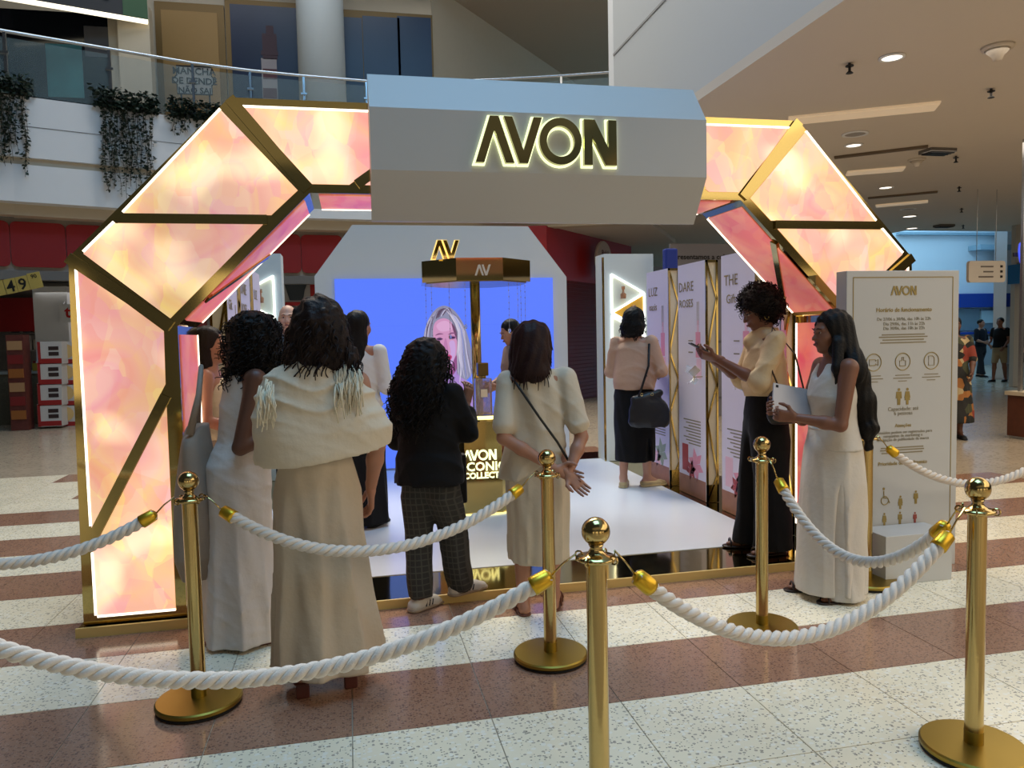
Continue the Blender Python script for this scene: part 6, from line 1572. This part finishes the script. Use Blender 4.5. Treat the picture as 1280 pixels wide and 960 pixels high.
# ---- woman with her hands behind her back
def tunic_woman():
    p = Person('woman in an ivory tunic with her hands joined behind her back', (0.965, 3.93, 0), -8, 1.555, yaw=-58, skinmat=SK_MID, feet=[(-.10, .02, 0, 10), (.085, .07, 0, -14)])
    P = p.P
    p.anatomy({'L': (P(-.195, -.10, 1.03), P(.085, -.175, .86), (1, -.15, -.42), (0, -1, .2), 14), 'R': (P(.245, -.07, 1.02), P(.150, -.185, .83), (.55, -.35, -.6), (.2, -1, .3), 12)}); p.finish_body('LR', face=True)
    k = p.s; C = cloth('ivory_knit', (196, 184, 164))
    v = Vol().loft([(.74, -.03, 0, .180, .140), (.85, -.015, 0, .172, .135), (1.0, 0, 0, .155, .118), (1.15, 0, .004, .155, .116), (1.25, 0, 0, .152, .098), (1.32, 0, -.006, .115, .075)], .025, lambda th, z: .006*np.sin(6*th+11*z))
    for sd in 'LR':
        sh, el = np.array(p.J['sh'+sd]), np.array(p.J['el'+sd]); v.cap(sh, sh+(el-sh)*.78, 0.0535 if sd == 'L' else .0645, .062, .02)
    v.cut((0, 0, .80), (.62, -.1, -1)); v.disp(wrinkle(.004, 42, .8))
    v.sub((0, -.10, 1.345), (.05, .05, .09), .02)
    p.wear('tunic', v, C, .008)
    p.wear('skirt', skirt([(.285, .0, .02, .155, .135), (.5, .0, .01, .165, .145), (.75, 0, 0, .172, .140), (.95, 0, 0, .14, .11)], 10, .014, .9, .9, .3), C, .009)
    s_ = [(-.13, -.06, 1.285), (-.09, -.115, 1.22), (0, -.146, 1.08), (.09, -.150, .95), (.16, -.11, .83), (.19, -.02, .76)]
    MB().tube(s_, .007, 6).build('bag_strap', mat('strap_black', (24, 24, 24), rough=.5), p.root, smooth=True)
    h = Vol(); hh = p.h; R = np.array(p.Rh)
    h.ell(hh(0, -.018, .032), [.098, .112, .098], .03, R); h.ell(hh(0, -.035, -.06), [.118, .108, .10], .04, R); h.ell(hh(0, -.045, -.15), [.125, .105, .085], .04, R); h.sub(hh(.015, .12, -.05), [.075, .085, .13], .02, R)
    h.disp(strand_noise(.005, 110)); p.hair(h, HAU, (160, .05, .004, .6, 2.5, 4), .008)
    for i in (0, 1): p.shoe(i, mat('tan_leather', (104, 62, 44)), 'sandal')
    p.place()
tunic_woman()

# ---- person leaning behind the display stand
def leaning_person():
    p = Person('dark haired person looking down behind the display stand', (1.58, 7.3, PZ), 100, 1.60, pitch=-22, skinmat=SK_MID)
    P = p.P
    p.anatomy({'L': (P(-.21, .04, 1.06), P(-.12, .24, 1.0), None, (1, 0, 0)), 'R': (P(.21, .04, 1.06), P(.12, .24, 1.0), None, (-1, 0, 0))}); p.finish_body('LR')
    v = Vol().loft([(.86, 0, 0, .17, .13), (1.03, 0, 0, .145, .11), (1.18, 0, .004, .158, .12), (1.30, 0, 0, .16, .10), (1.36, 0, 0, .10, .075)], .02)
    for sd in 'LR': sleeve(v, p.J, sd, .058, .052, .03, .6)
    p.wear('shirt', v, cloth('tan_shirt', (150, 120, 100))); p.wear('trousers', trousers(p, .09, .07, .065, .07, .95), cloth('charcoal', (44, 44, 48)), .012)
    h = Vol(); hh = p.h; h.ell(hh(0, -.03, .035), [.088, .098, .088], .03); h.ell(hh(0, -.10, -.03), [.035, .035, .035], .02); h.sub(hh(0, .11, -.05), [.075, .08, .11], .02); h.disp(strand_noise(.003, 110)); p.hair(h, HB)
    for i in (0, 1): p.shoe(i, M_black, 'flat')
    p.place()
leaning_person()

# ---- woman with the black shoulder bag
def bag_woman():
    p = Person('woman in a peach sweater and black slit skirt facing the right panels', (2.615, 6.75, PZ), -38, 1.68, yaw=-8, pitch=-6, skinmat=SK_LIGHT, feet=[(-.10, -.04, 0, 12), (.10, .06, 0, -45)])
    P = p.P
    p.anatomy({'L': (P(-.235, .02, 1.07), P(-.14, .22, 1.06), None, (1, 0, 0)), 'R': (P(.245, .02, 1.07), P(.15, .24, 1.08), None, (-1, 0, 0))}); p.finish_body('LR', face=False)
    v = Vol().loft([(.93, 0, -.005, .195, .158), (1.0, 0, -.005, .203, .165), (1.12, 0, 0, .195, .152), (1.25, 0, 0, .188, .132), (1.33, 0, -.005, .175, .112), (1.40, 0, -.01, .08, .07)], .03)
    for sd in 'LR': sleeve(v, p.J, sd, .064, .056, .03, fore=.85)
    v.disp(wrinkle(.007, 34, .3)); p.wear('sweater', v, cloth('peach_knit', (194, 158, 134)), .009)
    sk = skirt([(.25, 0, 0, .185, .165), (.6, 0, 0, .195, .165), (.86, 0, 0, .200, .160), (.98, 0, 0, .175, .14)], 5, .006, .5, .9, .3)
    sk.sub((.155, -.13, .24), (.022, .12, .26), .006); p.wear('skirt', sk, cloth('black', (17, 16, 17)), .009)
    h = Vol(); hh = p.h
    h.ell(hh(0, -.02, .028), [.100, .110, .098], .03); h.ell(hh(0, -.04, -.06), [.118, .095, .085], .04); h.ell(hh(0, -.05, -.12), [.105, .08, .05], .03); h.sub(hh(0, .12, -.05), [.065, .08, .11], .02)
    h.disp(curls_noise(.007, 80)); p.hair(h, HB, (160, .04, .006, 1.0, 1.2, 6))
    MB().tube([(.0+p.h(.078, 0, -.05)[0]+.01*math.cos(a), p.h(.078, 0, -.05)[1], p.h(.078, 0, -.05)[2]+.014*math.sin(a)) for a in [2*PI*j/12 for j in range(12)]], .002, 5, closed=True).build('earring', M_gold, p.root, smooth=True)
    for i in (0, 1): p.shoe(i, mat('champagne_leather', (196, 176, 132), rough=.3, metal=.3), 'flat')
    p.place()
    c = p.world((.19, -.19, .86)); t = thing('shoulder_bag', 'soft black leather shoulder bag on the woman in the peach sweater', 'bag', (c[0], c[1], .60))
    v = Vol(); ux, uy = math.cos(math.radians(-15)), math.sin(math.radians(-15))
    Rz = np.array(Matrix.Rotation(math.radians(-15), 3, 'Z'))
    v.ell((c[0], c[1], .78), [.185, .075, .16], .03, Rz); v.ell((c[0], c[1], .70), [.19, .085, .10], .03, Rz); v.cap((c[0]-ux*.13, c[1]-uy*.13, .90), (c[0]+ux*.10, c[1]+uy*.10, .96), .03, .03, .05); v.cut((0, 0, .645), (0, 0, -1)); v.disp(wrinkle(.006, 40, .9))
    link_mesh('bag_body', v.mesh('bag_body', .008), mat('black_leather', (24, 24, 27), rough=.45), t)
    q = p.world((.15, -.06, 1.41)); MB().tube([(c[0]-ux*.10, c[1]-uy*.10-.03, .93), (q[0]-.02, q[1]-.06, 1.2), (q[0], q[1]-.03, 1.40), (q[0]+.01, q[1]+.06, 1.38), (c[0]+.02, c[1]+.10, 1.1)], .011, 6).build('bag_strap', mat('black_leather', (24, 24, 27)), t, smooth=True)
    for j in (-1, 1): MB().tube([(c[0]-ux*.10+.012*math.cos(a)+.05*(j+1), c[1]-.07, .95+.012*math.sin(a)) for a in [2*PI*u/12 for u in range(12)]], .003, 5, closed=True).build('buckle', M_gold, t, smooth=True)
bag_woman()

# ---- woman reading her phone
def phone_woman():
    p = Person('woman with a rounded afro, cream blouse and black trousers reading a phone', (2.645, 4.50, PZ), 80, 1.70, yaw=4, pitch=-24, skinmat=skin('warm_dark', (116, 76, 58)), feet=[(-.09, -.02, 0, 12), (.09, .06, 0, -6)])
    P = p.P
    p.anatomy({'L': (P(-.19, .10, 1.09), P(-.075, .33, 1.24), (.35, .8, .25), (.5, -.5, .8), 30), 'R': (P(.19, .08, 1.09), P(.06, .33, 1.24), (-.35, .8, .25), (-.5, -.5, .8), 30)})
    p.finish_body('LR')
    k = p.s; C = cloth('cream_blouse', (206, 180, 140))
    v = Vol().loft([(1.00*k, 0, 0, .155, .130), (1.05*k, 0, 0, .165, .145), (1.2*k, 0, .004, .160, .135), (1.30*k, 0, 0, .162, .110), (1.37*k, 0, -.01, .12, .085), (1.425*k, 0, -.015, .070, .070)], .02)
    for sd in 'LR': sleeve(v, p.J, sd, .066, .062, .025, fore=.12)
    v.cap(P(-.09, .02, 1.385), P(.09, .02, 1.385), .035, .035, .02); v.cap(P(0, .09, 1.34), P(0, .02, 1.40), .05, .05, .03)
    v.disp(wrinkle(.006, 36, .5)); p.wear('blouse', v, C, .008)
    p.wear('trousers', trousers(p, .105, .100, .105, .035, 1.05*k, .008), cloth('black', (17, 16, 17)), .010)
    h = Vol(); hh = p.h; R = np.array(p.Rh)
    h.ell(hh(0, -.035, .050), [.120, .125, .110], .03, R); h.ell(hh(0, -.070, -.02), [.110, .095, .095], .04, R); h.sub(hh(0, .11, -.045), [.085, .085, .10], .02, R)
    h.disp(curls_noise(.010, 95)); p.hair(h, hairm('afro', (20, 14, 12)), (560, .04, .008, 1.6, .3, 12), .008)
    g = MB()
    for q in (-1, 1):
        g.tube([p.h(.033*q+.022*math.cos(a), .103, .002+.019*math.sin(a)) for a in [2*PI*j/18 for j in range(18)]], .0017, 5, closed=True); g.tube([p.h(.055*q, .100, .006), p.h(.076*q, .0, .004)], .0016, 5)
    g.tube([p.h(-.011, .104, .006), p.h(.011, .104, .006)], .0016, 5); g.build('glasses', mat('wire_frame', (150, 140, 130), rough=.25, metal=1.0), p.root, smooth=True)
    for q in (-1, 1): MB().tube([p.h(.080*q, -.004+.013*math.cos(a), -.052+.016*math.sin(a)) for a in [2*PI*j/14 for j in range(14)]], .0025, 5, closed=True).build('hoop_earring', M_gold, p.root, smooth=True)
    for i in (0, 1): p.shoe(i, mat('dark_leather', (44, 32, 28), rough=.4), 'sandal')
    p.place()
    c = p.world(tuple((np.array(p.J['palmL'])+np.array(p.J['palmR']))/2+np.array((0, .045, .035))))
    t = thing('smartphone', 'dark smartphone held by the woman in the cream blouse', 'phone', c)
    Mx = Matrix.Translation(c) @ Matrix.Rotation(math.radians(80), 4, 'Z') @ Matrix.Rotation(math.radians(28), 4, 'X')
    MB().box(-.037, .037, -.075, .075, -.004, .004).xf(Mx).build('case', mat('phone_case', (30, 28, 34), rough=.35), t, bevel=.003)
    MB().box(-.034, .034, -.071, .071, .0041, .0048).xf(Mx).build('screen', mat('phone_screen', (20, 22, 28), rough=.1, emit=.12, ecol=(150, 160, 190)), t)
    c = p.world((-.225, -.06, .90)); t = thing('crossbody_bag', 'black crossbody bag at the hip of the woman with the phone', 'bag', (c[0], c[1], .78))
    v = Vol().cap((c[0]-.075, c[1]-.015, .98), (c[0]+.085, c[1]+.01, .98), .075, .075, .02, (1, .55, 1)); v.cap((c[0]-.075, c[1]-.015, 1.07), (c[0]+.085, c[1]+.01, 1.07), .07, .07, .02, (1, .5, 1)); v.cut((0, 0, .915), (0, 0, -1))
    link_mesh('bag_body', v.mesh('bag_body', .007), mat('black_leather', (24, 24, 27)), t)
    a, b = p.world((.12, -.12, 1.40)), p.world((.19, -.16, 1.15)); MB().tube([(c[0]-.07, c[1]-.05, 1.1), p.world((-.225, .06, 1.25)), p.world((-.13, .0, 1.47)), p.world((-.19, -.12, 1.3)), (c[0]+.10, c[1]-.03, 1.1)], .006, 6).build('bag_strap', mat('strap_tan', (70, 54, 40), rough=.5), t, smooth=True)
phone_woman()

# ---- woman with the tablet
def tablet_woman():
    p = Person('woman in white with very long dark wavy hair holding a tablet', (2.615, 3.74, 0), 82, 1.585, yaw=2, pitch=-4, skinmat=SK_BROWN, feet=[(-.09, -.03, 0, 10), (.09, .06, 0, -8)])
    P = p.P
    p.anatomy({'L': (P(-.20, .06, 1.03), P(-.10, .27, 1.07), (.25, .9, .12), (1, 0, .3), 45), 'R': (P(.20, .09, 1.02), P(.09, .275, 1.09), (-.25, .9, .15), (-1, 0, .4), 45)}); p.finish_body('LR')
    k = p.s; C = cloth('white_suit', (204, 198, 188))
    v = Vol().loft([(.84, 0, -.005, .182, .14), (.98, 0, 0, .152, .118), (1.06*k, 0, 0, .146, .114), (1.18*k, 0, .006, .160, .128), (1.30*k, 0, 0, .152, .105), (1.365*k, 0, -.008, .115, .075)], .02)
    for q in (-1, 1): v.sub((.195*q, 0, 1.29), (.065, .085, .10), .02)
    v.sub((0, .10, 1.33), (.05, .06, .10), .02); v.disp(wrinkle(.003, 45)); p.wear('vest', v, C, .008)
    p.wear('trousers', trousers(p, .098, .090, .098, .018, .97*k, .008), C, .009)
    sk = skirt([(.045, 0, .015, .190, .192), (.35, 0, .01, .186, .182), (.65, 0, 0, .182, .170), (.84, 0, 0, .172, .145), (.97, 0, 0, .148, .114)], 7, .010, 1.1, .95, .05)
    sk.sub((-.20, .045, .22), (.07, .030, .48), .01); p.wear('long_overskirt', sk, C, .009)
    MB().tube([(.150*math.cos(a), .118*math.sin(a), .955) for a in [2*PI*j/24 for j in range(24)]], .008, 6, closed=True).build('waistband', C, p.root, smooth=True)
    h = Vol(); hh = p.h; R = np.array(p.Rh)
    h.ell(hh(0, -.025, .036), [.088, .104, .090], .03, R); h.ell(hh(0, -.05, -.08), [.104, .090, .13], .04); h.ell(hh(-.02, -.075, -.22), [.150, .085, .13], .05); h.sub(hh(0, .110, -.04), [.088, .078, .12], .02, R)
    pts = [hh(-.06, -.085, -.28), hh(-.08, -.110, -.38), hh(-.09, -.130, -.48), hh(-.09, -.138, -.58), hh(-.085, -.135, -.66)]; h.chain(pts, [.084, .066, .054, .046, .022], .03)
    h.chain([hh(-.095, .01, -.06), hh(-.130, .045, -.20), hh(-.13, .06, -.29)], [.03, .028, .01], .02)
    h.disp(strand_noise(.006, 95)); h.disp(lambda x, y, z: .010*np.sin(46*z+8*x+6*y)*np.clip((1.3-z)*3, 0, 1)); p.hair(h, HB, None, .007)
    for i in (0, 1): p.shoe(i, mat('dark_leather', (44, 32, 28)), 'sandal')
    p.place()
    c = p.world((.045, .215, 1.105)); t = thing('tablet', 'silver tablet held against the waist by the woman in white', 'tablet', c)
    Mx = Matrix.Translation(c) @ Matrix.Rotation(math.radians(-8), 4, 'Z') @ Matrix.Rotation(math.radians(12), 4, 'Y') @ Matrix.Rotation(math.radians(-20), 4, 'X')
    MB().box(-.115, .115, -.004, .004, -.085, .085).xf(Mx).build('case', mat('tablet_silver', (176, 174, 178), rough=.35, metal=.3), t, bevel=.003)
    MB().box(-.108, .108, .0041, .0047, -.078, .078).xf(Mx).build('screen', mat('tablet_glass', (18, 18, 22), rough=.08), t)
    MB().box(-.10, -.085, -.0055, -.004, .06, .075).xf(Mx).build('camera_lens', M_black, t)
tablet_woman()

# ---- passers-by in the distance
def passer(label, loc, face, H, skm, topm, botm, hairv, kind, res=.016):
    p = Person(label, loc, face, H, skinmat=skm, res=res, feet=[(-.09, -.10, 0, 5), (.09, .14, 0, -5)] if kind != 'dress' else None); P = p.P
    p.anatomy({'L': (P(-.22, .02, 1.07), P(-.18, .16, .90), None, (1, 0, 0)), 'R': (P(.22, .02, 1.07), P(.16, .22, 1.0), None, (-1, 0, 0))}); p.finish_body('LR', .007)
    k = p.s; v = Vol().loft([(.88*k, 0, 0, .180*k, .135*k), (1.03*k, 0, 0, .155*k, .118*k), (1.2*k, 0, .004, .165*k, .124*k), (1.32*k, 0, 0, .16*k, .1*k), (1.385*k, 0, 0, .08*k, .07*k)], .02)
    for sd in 'LR': sleeve(v, p.J, sd, .062, .058, .03, .5 if kind == 'short' else .95)
    if kind == 'dress':
        d = skirt([(.22, 0, 0, .24, .2), (.6, 0, 0, .21, .17), (.9, 0, 0, .185, .14), (1.05, 0, 0, .15, .12)], 8, .014, .3, .95, .2); v.p += d.p
        p.wear('dress', v, topm, .014)
    else:
        p.wear('top', v, topm, .014)
        p.wear('trousers', trousers(p, .095, .075, .07 if kind != 'short' else .09, .08 if kind != 'short' else .50, .96*k), botm, .014)
    h = Vol(); hh = p.h; h.ell(hh(0, -.025, .035), [.085, .098, .088], .03)
    if hairv: h.ell(hh(0, -.06, -.10), [.08, .06, .12], .04)
    h.sub(hh(0, .11, -.05), [.08, .08, .11], .02); p.hair(h, HB, None, .012)
    for i in (0, 1): p.shoe(i, M_black, 'flat')
    p.place(); return p
M_pat = bpy.data.materials.new('cloth_patterned'); M_pat.use_nodes = True
def _pat():
    nt = M_pat.node_tree; b = nt.nodes['Principled BSDF']; b.inputs['Roughness'].default_value = .8; L = nt.links.new
    tc = nt.nodes.new('ShaderNodeTexCoord'); v = nt.nodes.new('ShaderNodeTexVoronoi'); v.inputs['Scale'].default_value = 11; L(tc.outputs['Object'], v.inputs['Vector'])
    sp = nt.nodes.new('ShaderNodeSeparateColor'); L(v.outputs['Color'], sp.inputs[0]); r = nt.nodes.new('ShaderNodeValToRGB'); r.color_ramp.interpolation = 'CONSTANT'; e = r.color_ramp.elements
    st = [(0, (24, 24, 20)), (.35, (60, 62, 40)), (.5, (150, 96, 44)), (.62, (30, 28, 26)), (.78, (130, 50, 34)), (.9, (170, 150, 110))]
    while len(e) < len(st): e.new(.5)
    for q, (p_, c) in zip(e, st): q.position = p_; q.color = lin(c)
    L(sp.outputs[0], r.inputs[0]); L(r.outputs[0], b.inputs['Base Color'])
_pat()
w = atz(1191, 548, 0); passer('person in a long dark patterned dress half hidden by the information board', (w.x, w.y, 0), 150, 1.62, SK_DARK, M_pat, M_pat, True, 'dress', .012)
w = atz(1225, 471, 0); passer('distant person in a dark jacket and trousers looking at a paper', (w.x, w.y, 0), 190, 1.68, SK_MID, cloth('navy_jacket', (26, 28, 36)), cloth('charcoal', (44, 44, 48)), False, 'long')
w = atz(1249, 477, 0); passer('distant person in a black top and beige shorts walking left', (w.x, w.y, 0), 110, 1.70, SK_BROWN, cloth('black', (17, 16, 17)), cloth('beige_shorts', (150, 130, 100)), False, 'short')
w = atz(1281, 480, 0); passer('distant person in black cut by the right edge of the view', (w.x, w.y, 0), 90, 1.68, SK_MID, cloth('black', (17, 16, 17)), cloth('charcoal', (44, 44, 48)), True, 'long')
passer('store clerk in dark clothes behind the woven counter', (-5.15, 18.5, 0), 180, 1.60, SK_MID, cloth('charcoal', (44, 44, 48)), cloth('charcoal', (44, 44, 48)), True, 'long')
